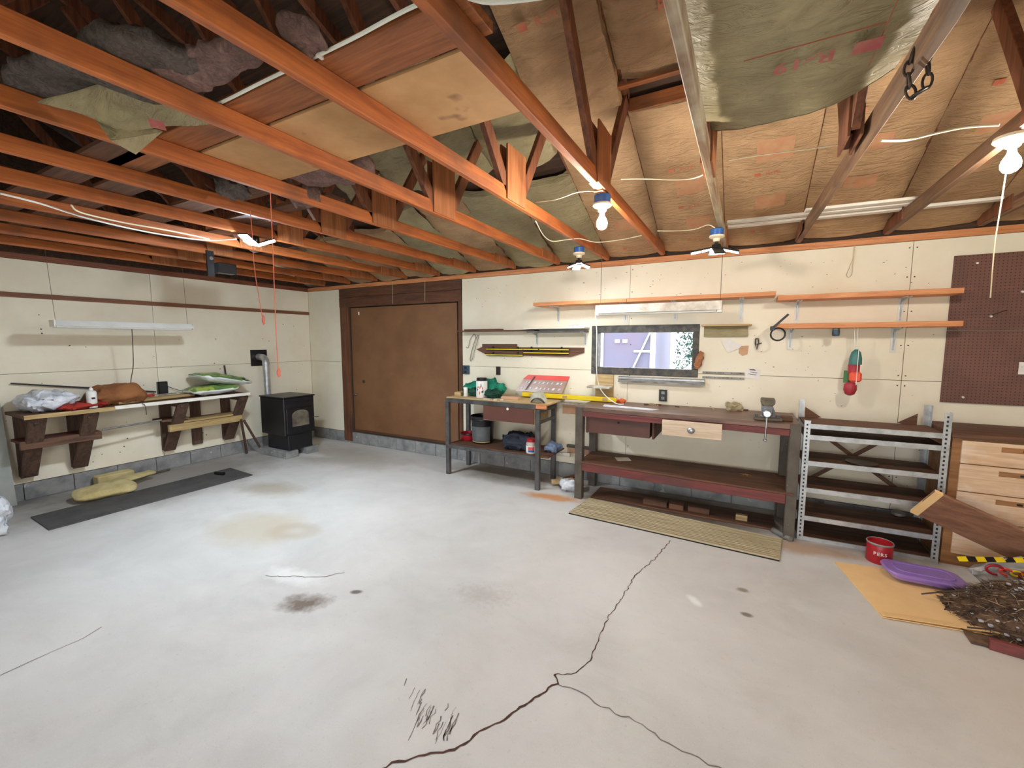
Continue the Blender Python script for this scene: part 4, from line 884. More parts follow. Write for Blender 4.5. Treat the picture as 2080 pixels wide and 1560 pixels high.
# aluminium channel under the window, metal rails and notes right of it
t = thing('aluminium_channel', 'grey aluminium channel fixed to the wall below the window', 'channel', (6.02, 0, 1.27))
BX(5.56, 6.487, -.035, 0, 1.268, 1.330).build('channel', M['galvdark'], t, bevel=.002); BX(5.56, 6.487, -.05, -.036, 1.262, 1.285).build('lip', M['galvdark'], t); BX(5.56, 6.487, -.040, -.036, 1.305, 1.320).build('rib', M['galv'], t)
for z, l in ((1.405, 'upper slim drilled metal rail right of the window'), (1.353, 'lower slim drilled metal rail right of the window')):
    t = thing('metal_rail', l, 'rail', (6.66, 0, z)); BX(6.462, 6.86, -.012, 0, z-.010, z+.010).build('rail', M['galvdark'], t)
    for k in range(5): BX(6.50+k*.08, 6.508+k*.08, -.014, -.012, z-.004, z+.004).build('hole', M['black'], t)
def paper(pts, label, mat, name='paper_note', y=-.004, marks=()):
    P = [on(px, py, 'y', y) for px, py in pts]
    o = tag(MB().prism(P, (0, -.0025, 0)).build(name, M[mat]), label, 'paper')
    for m_ in marks:
        Q = [on(px, py, 'y', y-.0035) for px, py in m_]; MB().prism(Q, (0, -.001, 0)).build('ink', M['blackplastic'], o)
    return o
M['paper'] = paint('white_paper', rgb(238, 234, 230), rgb(216, 208, 204), 6, .8); M['tape'] = paint('tan_paper', rgb(206, 164, 130), rgb(190, 146, 114), 8, .7)
paper([(1516, 746), (1545, 751), (1543, 771), (1513, 767)], 'white card with black writing pinned right of the rails', 'paper', marks=([(1521, 750), (1532, 750), (1536, 753), (1524, 752)], [(1524, 755), (1538, 757), (1538, 758), (1524, 756)], [(1520, 759), (1536, 761), (1536, 762), (1520, 760)]))
paper([(1464, 691), (1482, 688), (1508, 701), (1502, 707), (1480, 716), (1473, 708)], 'crumpled white paper hanging below the pale ledge', 'paper', y=-.012)
paper([(1502, 703), (1521, 702), (1518, 720), (1508, 723), (1500, 717)], 'small tan paper scrap beside the crumpled white paper', 'tape')
p = on(1422, 732, 'y', -.03); pillow('work_glove', (p.x-.01, -.035, p.z), (.075, .05, .20), 0, .25, fabric('tan_leather', rgb(176, 122, 88), rgb(140, 92, 64), 9), 'tan glove stuck upright at the window frame corner', 'glove', 4, .012, freq=14)
t = thing('hook_tool', 'small rusty hook tool nailed to the wall by the hose ring', 'tool', on(1538, 700, 'y', -.01))
MB().tube([on(1535, 688, 'y', -.015), on(1540, 688, 'y', -.015), on(1541, 696, 'y', -.015), on(1537, 710, 'y', -.015), on(1534, 698, 'y', -.015), on(1535, 688, 'y', -.015)], .006, 6).build('frame', M['chainmat'], t); MB().tube([on(1537, 700, 'y', -.015), on(1547, 697, 'y', -.015)], .006, 6).build('pin', M['chainmat'], t)
# black strap wrench on the shelf end
c = on(1580, 679, 'y', -.27)
t = thing('strap_wrench', 'black strap wrench hanging on the end of the lower shelf', 'tool', c)
MB().tube([c+Vector((.058*math.cos(a), 0, .058*math.sin(a))) for a in [2*PI*k/24 for k in range(25)]], .008, 8, cap=False).build('strap', M['blackplastic'], t, smooth=True)
MB().bar(c+Vector((-.05, -.005, .055)), c+Vector((.075, -.005, .185)), .016, .02).build('handle', M['blackplastic'], t, bevel=.003); BX(c.x-.065, c.x-.025, -.285, -.255, c.z+.035, c.z+.075).build('head', M['blackplastic'], t, bevel=.004)
# floats on a string under the shelf
t = thing('float_string', 'string of teal, orange and red floats hung from the lower shelf', 'floats', (7.72, -.2, 1.22))
M['teal'] = paint('teal_float', rgb(62, 120, 116), rgb(48, 92, 92), 7, .5); M['orange'] = paint('orange_float', rgb(240, 92, 62), rgb(220, 74, 52), 5, .45); M['crimson'] = paint('crimson_float', rgb(170, 44, 58), rgb(140, 34, 48), 7, .5); M['green'] = paint('green_float', rgb(72, 120, 70), None, 6, .5)
MB().lathe([(.012, 1.665), (.034, 1.64), (.046, 1.585), (.048, 1.53)], (7.728, -.19, 0), 16).build('float', M['teal'], t, smooth=True)
MB().lathe([(.044, 1.53), (.044, 1.45)], (7.722, -.18, 0), 16).build('float', M['crimson'], t, smooth=True)
BX(7.690, 7.775, -.24, -.16, 1.375, 1.465).build('float', M['orange'], t, bevel=.015); MB().lathe([(.03, 1.47), (.03, 1.36)], (7.69, -.13, 0), 14).build('float', M['green'], t, smooth=True)
MB().lathe([(.030, 1.37), (.048, 1.35), (.050, 1.30), (.036, 1.262), (.014, 1.25)], (7.705, -.19, 0), 12).build('float', M['crimson'], t, smooth=True)
for dx in (-.015, .012): MB().tube([(7.715+dx, -.19, 1.857), (7.728+dx*.5, -.19, 1.66)], .003, 5).build('string', M['cablewhite'], t)
MB().tube([(7.735, -.243, 1.66), (7.735, -.245, 1.35)], .003, 5).build('string', M['cablewhite'], t)
p = on(1698, 677, 'y', -.2); t = thing('glass_jar', 'small jar screwed under the lower shelf board', 'jar', (p.x, -.2, p.z-.04))
MB().lathe([(.028, 1.857), (.028, 1.84)], (p.x, -.2, 0), 14).build('lid', M['galvdark'], t, smooth=True); MB().lathe([(.026, 1.84), (.03, 1.83), (.03, 1.795), (.024, 1.785)], (p.x, -.2, 0), 14).build('jar', M['slate'], t, smooth=True)
# loose loops of cord on the wall, up by the plate
tag(MB().tube(bez([on(1735, 499, 'y', -.02), on(1734, 522, 'y', -.02), on(1727, 540, 'y', -.02), on(1720, 558, 'y', -.02), on(1724, 563, 'y', -.02), on(1731, 556, 'y', -.02), on(1733, 535, 'y', -.02), on(1737, 499, 'y', -.02)]), .0025, 5).build('cord_loop', M['twine'], smooth=True), 'thin cord loop hanging from the wall plate above the upper shelf', 'cord')
for a, b_, l in (((863, 571), (863, 612), 'thin pale cord hanging by the brown door header left side'), ((797, 572), (797, 617), 'second thin pale cord hanging on the brown door header')):
    tag(MB().tube([on(*a, 'y', -.03), on(*b_, 'y', -.03)], .003, 5).build('hanging_cord', M['twine']), l, 'cord')
# pegboard
def peg_mat():
    t = NT('perforated_brown_hardboard'); tc = t.new('ShaderNodeTexCoord'); mp = t.new('ShaderNodeMapping'); mp.inputs['Scale'].default_value = (39.4, 39.4, 39.4); t.link(tc.outputs['Object'], mp.inputs[0])
    fr = t.new('ShaderNodeVectorMath', operation='FRACTION'); t.link(mp.outputs[0], fr.inputs[0]); sp = t.new('ShaderNodeSeparateXYZ'); t.link(fr.outputs[0], sp.inputs[0])
    cb = t.new('ShaderNodeCombineXYZ'); t.link(sp.outputs[0], cb.inputs[0]); t.link(sp.outputs[2], cb.inputs[1])
    ds = t.new('ShaderNodeVectorMath', operation='DISTANCE'); t.link(cb.outputs[0], ds.inputs[0]); ds.inputs[1].default_value = (.5, .5, 0)
    n = t.noise(t.coords(), 4, 4, .6)
    c = t.mix(t.ramp(n, .4, .65), rgb(118, 80, 68), rgb(104, 70, 60)); c = t.mix(t.ramp(ds.outputs['Value'], .16, .13), c, rgb(30, 20, 18))
    return t.out(c, .55)
M['pegb'] = peg_mat()
t = thing('pegboard', 'brown pegboard in two panels on the right of the back wall', 'pegboard', (9.0, 0, 1.21))
BX(8.365, 9.6, -.015, -.002, 1.212, 1.826).build('panel', M['pegb'], t); BX(8.365, 9.6, -.015, -.002, 1.830, 2.452).build('panel', M['pegb'], t)
for px, py in ((1955, 806), (2012, 642), (2076, 745), (2076, 592), (1984, 534)):
    p = on(px, py, 'y', -.013); MB().tube([(p.x, -.013, p.z), (p.x, -.03, p.z-.004)], .008, 8).build('peg', M['white'], t)
p = on(2076, 748, 'y', -.014); BX(p.x-.02, p.x+.06, -.018, -.0125, p.z-.05, p.z+.05).build('tag_card', M['paper'], t)
MB().tube(bez([on(2015, 640, 'y', -.03), on(2025, 636, 'y', -.04), on(2045, 630, 'y', -.03)]), .003, 5).build('hook', M['chainmat'], t)

# ------------------------------------------------------------------ small wooden L shelf by the window
t = thing('corner_ledge', 'small wooden L-shaped ledge under the window corner', 'ledge', (5.38, -.05, 1.03))
BX(5.28, 5.50, -.022, -.003, 1.05, 1.345).build('back_board', M['palex'], t, bevel=.002); BX(5.23, 5.50, -.20, -.023, 1.190, 1.212).build('shelf_board', M['whitewood'], t, bevel=.002)
# ------------------------------------------------------------------ steel tool bench
b1z = 1.02
t = thing('tool_bench', 'grey steel tool bench with a brown drawer beside the big door', 'bench', (4.15, -.36, 0))
for x, y in ((3.50, -.605), (4.79, -.605), (3.50, -.14), (4.79, -.14)): BX(x-.027, x+.027, y-.025, y+.025, 0, .955).build('leg', M['steelgrey'], t, bevel=.003)
BX(3.48, 4.77, -.632, -.60, .955, 1.008).build('rail', M['steelgrey'], t, bevel=.002); BX(3.48, 4.82, -.14, -.11, .955, 1.0).build('rail', M['steelgrey'], t)
for x in (3.48, 4.79): BX(x, x+.03, -.60, -.14, .955, 1.0).build('rail', M['steelgrey'], t)
BX(3.475, 4.90, -.60, -.04, 1.0, b1z).build('bench_top', M['palex'], t, bevel=.002); BX(4.772, 4.90, -.63, -.60, .965, b1z).build('bench_top', M['shelfx'], t)
BX(3.48, 4.80, -.632, -.60, .355, .40).build('rail', M['steelgrey'], t, bevel=.002); BX(3.48, 4.80, -.14, -.12, .355, .40).build('rail', M['steelgrey'], t)
BX(3.50, 4.92, -.60, -.10, .39, .408).build('lower_shelf', M['brownx'], t, bevel=.002); BX(3.6, 5.0, -.12, -.09, .30, .345).build('rail', M['whitewood'], t)
for z in (.80, .93): BX(4.80, 4.815, -.58, -.16, z-.018, z+.018).build('drawer_runner', M['steelgrey'], t)
d = BX(4.055, 4.745, -.625, -.612, .778, .950).build('drawer', M['hardboard'] and paint('drawer_brown', rgb(98, 58, 46), rgb(84, 48, 40), 4, .5), t)
BX(4.05, 4.752, -.612, -.60, .772, .958).build('drawer_edge', M['palex'], d); BX(4.08, 4.72, -.60, -.15, .785, .94).build('drawer_box', M['palex'], d)
p = on(1032, 830.5, 'y', -.63); MB().lathe([(.006, 0), (.014, .010), (.012, .018), (.003, .022)], (0, 0, 0), 12)
mb = MB(); mb.T = Matrix.Translation((p.x, -.625, p.z)) @ Matrix.Rotation(PI/2, 4, 'X'); mb.lathe([(.007, 0), (.008, .008), (.017, .014), (.015, .022), (.004, .026)], (0, 0, 0), 14); mb.build('knob', M['white'], d, smooth=True)
# lower shelf of the tool bench
sz = .408
t = thing('bucket', 'black plastic bucket with a grey label under the tool bench', 'bucket', (3.86, -.33, sz))
MB().lathe([(.128, sz), (.135, sz+.02), (.152, sz+.30), (.155, sz+.305), (.160, sz+.31), (.160, sz+.33), (.155, sz+.335), (.163, sz+.36), (.157, sz+.362), (.150, sz+.30), (.13, sz+.03)], (3.86, -.33, 0), 28, cap=False).build('body', M['blackplastic'], t, smooth=True)
MB().lathe([(.129, sz+.02), (.13, sz+.035)], (3.86, -.33, 0), 28, cap=False).build('base', M['blackplastic'], t)
M['labelgrey'] = paint('faded_grey_label', rgb(96, 100, 102), rgb(70, 72, 74), 7, .5, amount=1.)
mb = MB(); mb.grid(lambda u, v: (3.86+(.1385+.0125*v)*math.cos(-PI*.95+PI*.85*u), -.33+(.1385+.0125*v)*math.sin(-PI*.95+PI*.85*u), sz+.04+.19*v), 20, 2); mb.build('label', M['labelgrey'], t, smooth=True)
mb = MB(); mb.grid(lambda u, v: (3.86+(.1382)*math.cos(-PI*.95+PI*.85*u), -.33+(.1382)*math.sin(-PI*.95+PI*.85*u), sz+.022+.012*v), 20, 1); mb.build('yellow_band', M['palex'], t, smooth=True)
t = thing('round_pan', 'shallow round red pan beside the black bucket', 'pan', (3.60, -.28, sz))
MB().lathe([(.10, sz), (.108, sz+.01), (.112, sz+.095), (.107, sz+.095), (.10, sz+.012), (.02, sz+.010)], (3.602, -.28, 0), 26).build('pan', M['red'], t, smooth=True); MB().lathe([(.1135, sz+.075), (.1155, sz+.085), (.1135, sz+.097)], (3.602, -.28, 0), 26, cap=False).build('rim', M['blackplastic'], t, smooth=True)
M['denim'] = fabric('dark_denim', rgb(58, 64, 76), rgb(38, 42, 52), 9)
pillow('denim_cloth', (4.42, -.35, sz+.085), (.42, .40, .18), .2, .1, M['denim'], 'heap of dark denim cloth on the lower bench shelf', 'cloth', 21, .06, freq=6)
pillow('denim_cloth', (4.86, -.33, sz+.05), (.16, .2, .09), 0, 0, fabric('pale_blue_cloth', rgb(120, 134, 160), rgb(92, 104, 128), 8), 'pale blue cloth end hanging at the lower shelf corner', 'cloth', 23, .03, freq=8)
t = thing('peanut_jar', 'plastic jar with a red lid and red and blue label', 'jar', (4.665, -.52, sz))
MB().lathe([(.060, sz), (.064, sz+.01), (.064, sz+.115), (.056, sz+.135), (.05, sz+.14)], (4.665, -.52, 0), 22).build('jar', paint('jar_brown', rgb(206, 196, 186), rgb(150, 120, 100), 9, .2), t, smooth=True)
MB().lathe([(.054, sz+.14), (.056, sz+.142), (.056, sz+.172), (.05, sz+.177)], (4.665, -.52, 0), 22).build('lid', M['red'], t, smooth=True)
for z0_, z1_, m_ in ((.012, .095, 'paper'), (.05, .085, 'coral'), (.022, .048, 'bluebox')):
    k = .0645 if m_ == 'paper' else .0655; a0, a1 = (-PI*.95, -PI*.05) if m_ == 'paper' else (-PI*.55, -PI*.18)
    mb = MB(); mb.grid(lambda u, v: (4.665+k*math.cos(a0+(a1-a0)*u), -.52+k*math.sin(a0+(a1-a0)*u), sz+z0_+(z1_-z0_)*v), 12, 1); mb.build('label', M[m_], t, smooth=True)
# on top of the tool bench
M['greencloth'] = fabric('green_cloth', rgb(46, 148, 118), rgb(26, 98, 80), 6); M['darkgreen'] = fabric('dark_green_rag', rgb(44, 84, 68), rgb(26, 56, 46), 9)
pillow('green_cloth', (3.83, -.24, b1z+.10), (.56, .24, .22), .05, 0, M['greencloth'], 'bright green cloth heaped behind the white canister', 'cloth', 31, .06, freq=5)
pillow('green_rag', (4.07, -.40, b1z+.045), (.20, .17, .10), .3, 0, M['darkgreen'], 'dark green gloves balled up right of the canister', 'rag', 35, .04, freq=9)
pillow('green_rag', (3.76, -.38, b1z+.06), (.12, .12, .12), 0, 0, M['darkgreen'], 'small dark green bundle between can and canister', 'rag', 37, .02, freq=9)
t = thing('canister', 'white printed canister with a black screw lid', 'canister', (3.905, -.42, b1z))
MB().lathe([(.070, b1z), (.073, b1z+.006), (.073, b1z+.205), (.066, b1z+.215), (.062, b1z+.22)], (3.905, -.42, 0), 24).build('body', M['white'], t, smooth=True)
MB().lathe([(.066, b1z+.215), (.067, b1z+.217), (.067, b1z+.25), (.062, b1z+.254)], (3.905, -.42, 0), 24).build('lid', M['blackplastic'], t, smooth=True)
rl = random.Random(8)
for m_, n_ in (('blackplastic', 5), ('coral', 4), ('palex', 2)):
    for k in range(n_):
        a = -PI*rl.uniform(.25, .75); z0_ = b1z+rl.uniform(.05, .17); wd = rl.uniform(.08, .3); hh = rl.uniform(.012, .04)
        mb = MB(); mb.grid(lambda u, v: (3.905+.0736*math.cos(a+wd*(u-.5)), -.42+.0736*math.sin(a+wd*(u-.5)), z0_+hh*(v-.5+.4*(u-.5))), 4, 1); mb.build('label_print', M[m_], t, smooth=True)
t = thing('drink_can', 'small brown and silver can at the end of the tool bench', 'can', (3.66, -.43, b1z))
MB().lathe([(.026, b1z), (.032, b1z+.008), (.032, b1z+.10), (.027, b1z+.115), (.026, b1z+.117)], (3.66, -.43, 0), 20).build('body', M['white'], t, smooth=True)
mb = MB(); mb.grid(lambda u, v: (3.66+.0326*math.cos(-PI*1.0+PI*.4*u), -.43+.0326*math.sin(-PI*1.0+PI*.4*u), b1z+.012+.09*v), 8, 1); mb.build('label', M['brownplastic'], t, smooth=True)
tag(BX(3.50, 3.60, -.46, -.30, b1z, b1z+.05).build('wood_offcut', M['palex'], bevel=.003), 'pale wood offcut at the door end of the tool bench', 'offcut')
tag(BX(4.20, 4.44, -.44, -.36, b1z, b1z+.03).build('sandpaper_box', M['tape'], bevel=.003), 'small pink and white packet lying on the tool bench', 'packet')
for k in range(6): 
    x = rl.uniform(3.8, 4.3); y = rl.uniform(-.56, -.46); a = rl.uniform(0, 3)
    mb = MB(); mb.T = Matrix.Translation((x, y, b1z)) @ Matrix.Rotation(a, 4, 'Z'); mb.box(-.04, .04, -.02, .02, 0, .004); tag(mb.build('paper_scrap', M['paper' if k % 2 else 'tape']), 'scrap of paper littering the tool bench top', 'paper', 'paper scraps on the tool bench')
t = thing('spirit_level', 'long yellow level lying across the gap between the two benches', 'level', (4.95, -.16, b1z))
BX(4.36, 5.58, -.185, -.13, 1.036, 1.088).build('beam', M['yellow'], t, bevel=.004); BX(4.36, 5.58, -.180, -.135, 1.0335, 1.0365).build('edge_strip', M['blackplastic'], t)
for x in (4.5, 4.95, 5.45): BX(x-.03, x+.03, -.188, -.127, 1.046, 1.078).build('vial', M['palex'], t)
t = thing('cap', 'grey-white peaked cap with a dark peak on the tool bench', 'cap', (4.72, -.50, b1z))
mb = MB(); mb.blob((4.72, -.44, b1z+.02), (.10, .10, .10), .12, 2.5, 22, 12, 4, flat=-.02); mb.build('crown', fabric('cap_cloth', rgb(196, 194, 178), rgb(150, 146, 130), 7), t, smooth=True)
mb = MB(); mb.grid(lambda u, v: (4.755+.085*(2*u-1), -.52-.075*v*(1-.5*(2*u-1)**2), b1z+.055*(1-(2*u-1)**2)+.004), 12, 6); mb.build('peak', M['blackplastic'], t, smooth=True, thick=.004)
# red-topped organiser panel leaning on the wall
t = thing('parts_card', 'clear blister card with a red header leaning on the wall', 'card', (4.55, -.12, 1.05))
A, B_, C_, D = Vector((4.235, -.10, 1.09)), Vector((4.875, -.10, 1.09)), Vector((4.945, -.015, 1.30)), Vector((4.345, -.015, 1.30))
M['blister'] = paint('brownish_blister_plastic', rgb(176, 146, 134), rgb(150, 122, 112), 6, .25)
lp = lambda u, v, o=0: (A*(1-u)+B_*u)*(1-v)+(D*(1-u)+C_*u)*v+Vector((0, -o, 0))
MB().prism([lp(0, 0), lp(1, 0), lp(1, .74), lp(0, .74)], (0, .006, 0)).build('card', M['blister'], t)
MB().prism([lp(-.02, .73, .004), lp(1, .73, .004), lp(1, 1, .004), lp(.04, 1, .004)], (0, .012, 0)).build('header', M['coral'], t, bevel=.002)
rl = random.Random(4)
for r_ in (.22, .56):
    for k in range(9):
        u = .1+k*.1+rl.uniform(-.02, .02); wv = rl.uniform(.012, .03)
        MB().prism([lp(u-wv, r_-.07, .003), lp(u+wv, r_-.05, .003), lp(u+wv*1.2, r_+.07, .003), lp(u-wv*.6, r_+.06, .003)], (0, -.006, 0)).build('blister', M['plastic'], t)
MB().prism([lp(.19, .1, .012), lp(.21, .1, .012), lp(.245, .92, .012), lp(.215, .92, .012)], (0, -.006, 0)).build('slider', M['brownplastic'], t)

# ------------------------------------------------------------------ wooden workbench
wz = 1.03
t = thing('workbench', 'long wooden workbench with red rails and olive legs under the window', 'workbench', (6.28, -.36, 0))
for x0_, y0_ in ((5.262, -.655), (5.262, -.17), (7.225, -.72), (7.20, -.19)): BX(x0_, x0_+.082, y0_, y0_+.085, 0, 1.0 if y0_ > -.5 else wz-.002).build('leg', M['olive'], t, bevel=.004)
MB().prism([(5.345, -.65, .985), (7.225, -.725, .985), (7.30, -.63, .985), (7.30, -.03, .985), (5.27, -.03, .985), (5.27, -.565, .985), (5.345, -.565, .985)], (0, 0, .045)).build('bench_top', M['benchtop'], t, bevel=.003)
MB().bar((5.345, -.635, .955), (7.225, -.71, .955), .036, .055).build('rail', M['redx'], t, bevel=.003); MB().bar((5.345, -.635, .368), (7.225, -.71, .368), .036, .085).build('rail', M['redx'], t, bevel=.003)
MB().prism([(5.30, -.655, .411), (7.28, -.735, .411), (7.25, -.12, .411), (5.30, -.12, .411)], (0, 0, .018)).build('lower_shelf', M['brownx'], t, bevel=.002)
d = BX(5.385, 6.04, -.60, -.585, .75, .922).build('drawer', paint('drawer_brown2', rgb(92, 56, 46), rgb(74, 44, 38), 4, .5), t)
BX(5.39, 6.035, -.585, -.12, .752, .765).build('drawer_bottom', M['palex'], d); BX(6.02, 6.04, -.585, -.12, .75, .922).build('drawer_side', M['brownx'], d); BX(5.385, 5.40, -.585, -.12, .75, .922).build('drawer_side', M['galvdark'], d)
mb = MB(); mb.T = Matrix.Translation((5.72, -.60, .885)) @ Matrix.Rotation(PI/2, 4, 'X'); mb.lathe([(.006, 0), (.012, .008), (.003, .014)], (0, 0, 0), 10); mb.build('knob', M['brownplastic'], d)
for x in (5.36, 6.06): BX(x, x+.02, -.58, -.10, .74, .935).build('drawer_runner', M['brownx'], t)
d = BX(6.185, 6.705, -.770, -.748, .838, .985).build('drawer', wood('stained_ply', rgb(226, 206, 182), rgb(204, 180, 154), 'x', .6, grime=rgb(150, 124, 108)), t, bevel=.002)
BX(6.20, 6.69, -.748, -.12, .842, .925).build('drawer_box', M['palex'], d)
mb = MB(); mb.T = Matrix.Translation((6.445, -.770, .905)) @ Matrix.Rotation(PI/2, 4, 'X'); mb.blob((0, 0, 0), (.035, .030, .022), 0, 1, 18, 12); mb.build('cup_pull', M['chrome'], d, smooth=True)
# on the workbench
t = thing('bench_vise', 'heavy grimy bench vise bolted to the workbench corner', 'vise', (7.07, -.60, wz))
vx, vy = 7.055, -.66
BX(vx-.10, vx+.12, vy+.02, vy+.22, wz, wz+.03).build('base', M['iron'], t, bevel=.006); MB().lathe([(.065, wz+.03), (.055, wz+.055), (.05, wz+.09)], (vx+.01, vy+.11, 0), 18).build('swivel', M['ironpaint'], t, smooth=True)
BX(vx-.045, vx+.045, vy-.02, vy+.20, wz+.07, wz+.135).build('body', M['ironpaint'], t, bevel=.012)
MB().prism([(vx-.055, vy+.0, wz+.195), (vx+.055, vy+.0, wz+.195), (vx+.055, vy+.0, wz+.155), (vx+.035, vy+.0, wz+.135), (vx+.045, vy+.0, wz+.05), (vx-.045, vy+.0, wz+.05), (vx-.035, vy+.0, wz+.135), (vx-.055, vy+.0, wz+.155)], (0, .06, 0)).build('jaw', M['iron'], t, bevel=.006)
MB().prism([(vx-.055, vy+.09, wz+.195), (vx+.055, vy+.09, wz+.195), (vx+.055, vy+.09, wz+.155), (vx+.04, vy+.09, wz+.12), (vx-.04, vy+.09, wz+.12), (vx-.055, vy+.09, wz+.155)], (0, .07, 0)).build('jaw', M['iron'], t, bevel=.006)
mb = MB(); mb.T = Matrix.Translation((vx-.005, vy, wz+.075)) @ Matrix.Rotation(PI/2, 4, 'X'); mb.lathe([(.022, 0), (.022, .03), (.033, .034), (.034, .065), (.026, .072)], (0, 0, 0), 20); mb.build('screw', M['chrome'], t, smooth=True)
MB().tube([(vx-.005, vy-.053, wz+.10), (vx-.009, vy-.053, wz-.155)], .0085, 10).build('handle', M['chrome'], t, smooth=True)
MB().lathe([(.008, wz-.17), (.014, wz-.165), (.014, wz-.155), (.008, wz-.15)], (vx-.009, vy-.053, 0), 12).build('handle_end', M['chrome'], t, smooth=True)
for sx in (-1, 1): BX(vx+sx*.085-.012, vx+sx*.085+.012, vy+.02, vy+.05, wz+.03, wz+.055).build('bolt', M['blackplastic'], t)
BX(vx+.055, vx+.20, vy+.08, vy+.20, wz+.0, wz+.035).build('wood_pad', M['brownx'], t, bevel=.004)
tag(MB().prism([(5.52, -.50, wz), (6.05, -.54, wz), (6.10, -.46, wz), (5.50, -.38, wz)], (0, 0, .006)).build('plastic_sheet', M['plastic']), 'thin pale sheet lying on the workbench under the window', 'sheet')
M['orangeplastic'] = paint('orange_plastic', rgb(226, 108, 58), rgb(196, 84, 44), 8, .5)
p = on(1287, 812, 'z', wz); pillow('clamp', (5.62, -.14, wz+.022), (.11, .06, .045), .3, 0, M['orangeplastic'], 'small orange clamp at the back of the workbench', 'clamp', 40, .02, freq=14)
pillow('pale_rag', (6.78, -.12, wz+.04), (.14, .10, .09), .3, 0, fabric('straw_rag', rgb(186, 172, 138), rgb(150, 136, 104), 9), 'straw coloured rag lump at the back of the workbench', 'rag', 42, .03, freq=10)
rl = random.Random(12)
for k in range(9):
    x = rl.uniform(5.9, 6.9); y = rl.uniform(-.22, -.06); mb = MB(); mb.T = Matrix.Translation((x, y, wz)) @ Matrix.Rotation(rl.uniform(0, 3), 4, 'Z')
    mb.box(-.025, .025, -.008, .008, 0, .008+.008*rl.random()); tag(mb.build('wood_chip', M['brownx'] if k % 2 else M['palex']), 'loose wood chip along the back of the workbench', 'wood chip', 'wood chips on the workbench')
# on its lower shelf
p = on(1265, 933, 'z', .43); mb = MB(); mb.T = Matrix.Translation((p.x, p.y, .4295)) @ Matrix.Rotation(.5, 4, 'Z'); mb.box(-.075, .075, -.06, .06, 0, .008); tag(mb.build('tile', M['whitewood']), 'square pale tile on the lower workbench shelf', 'tile')
p = on(1514, 965, 'z', .43); mb = MB()
for k in range(10):
    a = 2*PI*k/10+.2; r1 = .055 if k % 2 == 0 else .018; mb.v.append(Vector((p.x+r1*math.cos(a), p.y+r1*math.sin(a), .431+.008*(k % 2))))
mb.v.append(Vector((p.x, p.y, .437))); mb.f += [(10, k, (k+1) % 10) for k in range(10)]
tag(mb.build('dry_leaf', M['tape'] and paint('dry_leaf_brown', rgb(176, 122, 70), rgb(140, 92, 52), 20, .8), thick=.002), 'dry star-shaped leaf on the lower workbench shelf', 'leaf')
# floor under and before the workbench
mt = thing('slatted_mat', 'long ribbed grey mat on the floor before the workbench', 'mat', (6.3, -.87, 0))
a0, a1, c0, c1 = Vector((5.366, -1.094, 0)), Vector((7.172, -1.182, 0)), Vector((5.42, -.60, 0)), Vector((7.215, -.745, 0))
MB().prism([a0+Vector((0, 0, .001)), a1+Vector((0, 0, .001)), c1+Vector((0, 0, .001)), c0+Vector((0, 0, .001))], (0, 0, .008)).build('backing', paint('dark_mat_backing', rgb(34, 28, 24), None, 6, .9), mt)
M['slat'] = wood('grey_slat', rgb(214, 198, 164), rgb(182, 164, 130), 'x', .7)
for k in range(14):
    v = (k+.5)/14; h_ = .27/14
    q = [a0.lerp(c0, v-h_), a1.lerp(c1, v-h_), a1.lerp(c1, v+h_), a0.lerp(c0, v+h_)]
    MB().prism([x_+Vector((0, 0, .008)) for x_ in q], (0, 0, .013)).build('slat', M['slat'], mt)
tag(BX(5.42, 7.18, -.56, -.20, .001, .02).build('floor_board', M['brownx'], bevel=.003), 'dark brown board lying under the workbench', 'board')
for k, (x0_, x1_, y0_, y1_, l) in enumerate(((5.98, 6.22, -.52, -.40, 'long brown wood offcut under the workbench'), (6.24, 6.38, -.52, -.36, 'dark square wood block under the workbench'), (6.42, 6.62, -.50, -.40, 'brown brick-like wood block under the workbench'), (6.85, 6.95, -.50, -.45, 'small pale wood block under the workbench'))):
    tag(BX(x0_, x1_, y0_, y1_, .02, .075).build('wood_block', M['brownx'] if k != 3 else M['palex'], bevel=.004), l, 'wood block')
tag(MB().tube([fl(1570, 1076, .025), fl(1606, 1095, .025)], .024, 12).build('pipe_piece', M['galvdark'], smooth=True), 'grey pipe piece lying at the workbench right leg', 'pipe')
pillow('newspaper', (5.13, -.42, .06), (.24, .20, .12), .5, .1, M['plastic'], 'crumpled white paper bundle on the floor between the benches', 'paper', 51, .03, freq=8)
tag(MB().bar((4.88, -.40, .05), (5.10, -.24, .06), .06, .05).build('wood_offcut', M['palex'], bevel=.004), 'broken pale wood offcut beside the paper bundle', 'offcut')
tag(MB().bar((4.94, -.20, .03), (5.18, -.12, .12), .10, .02).build('wood_offcut', M['brownx'], bevel=.003), 'brown board scrap tilted behind the paper bundle', 'offcut')

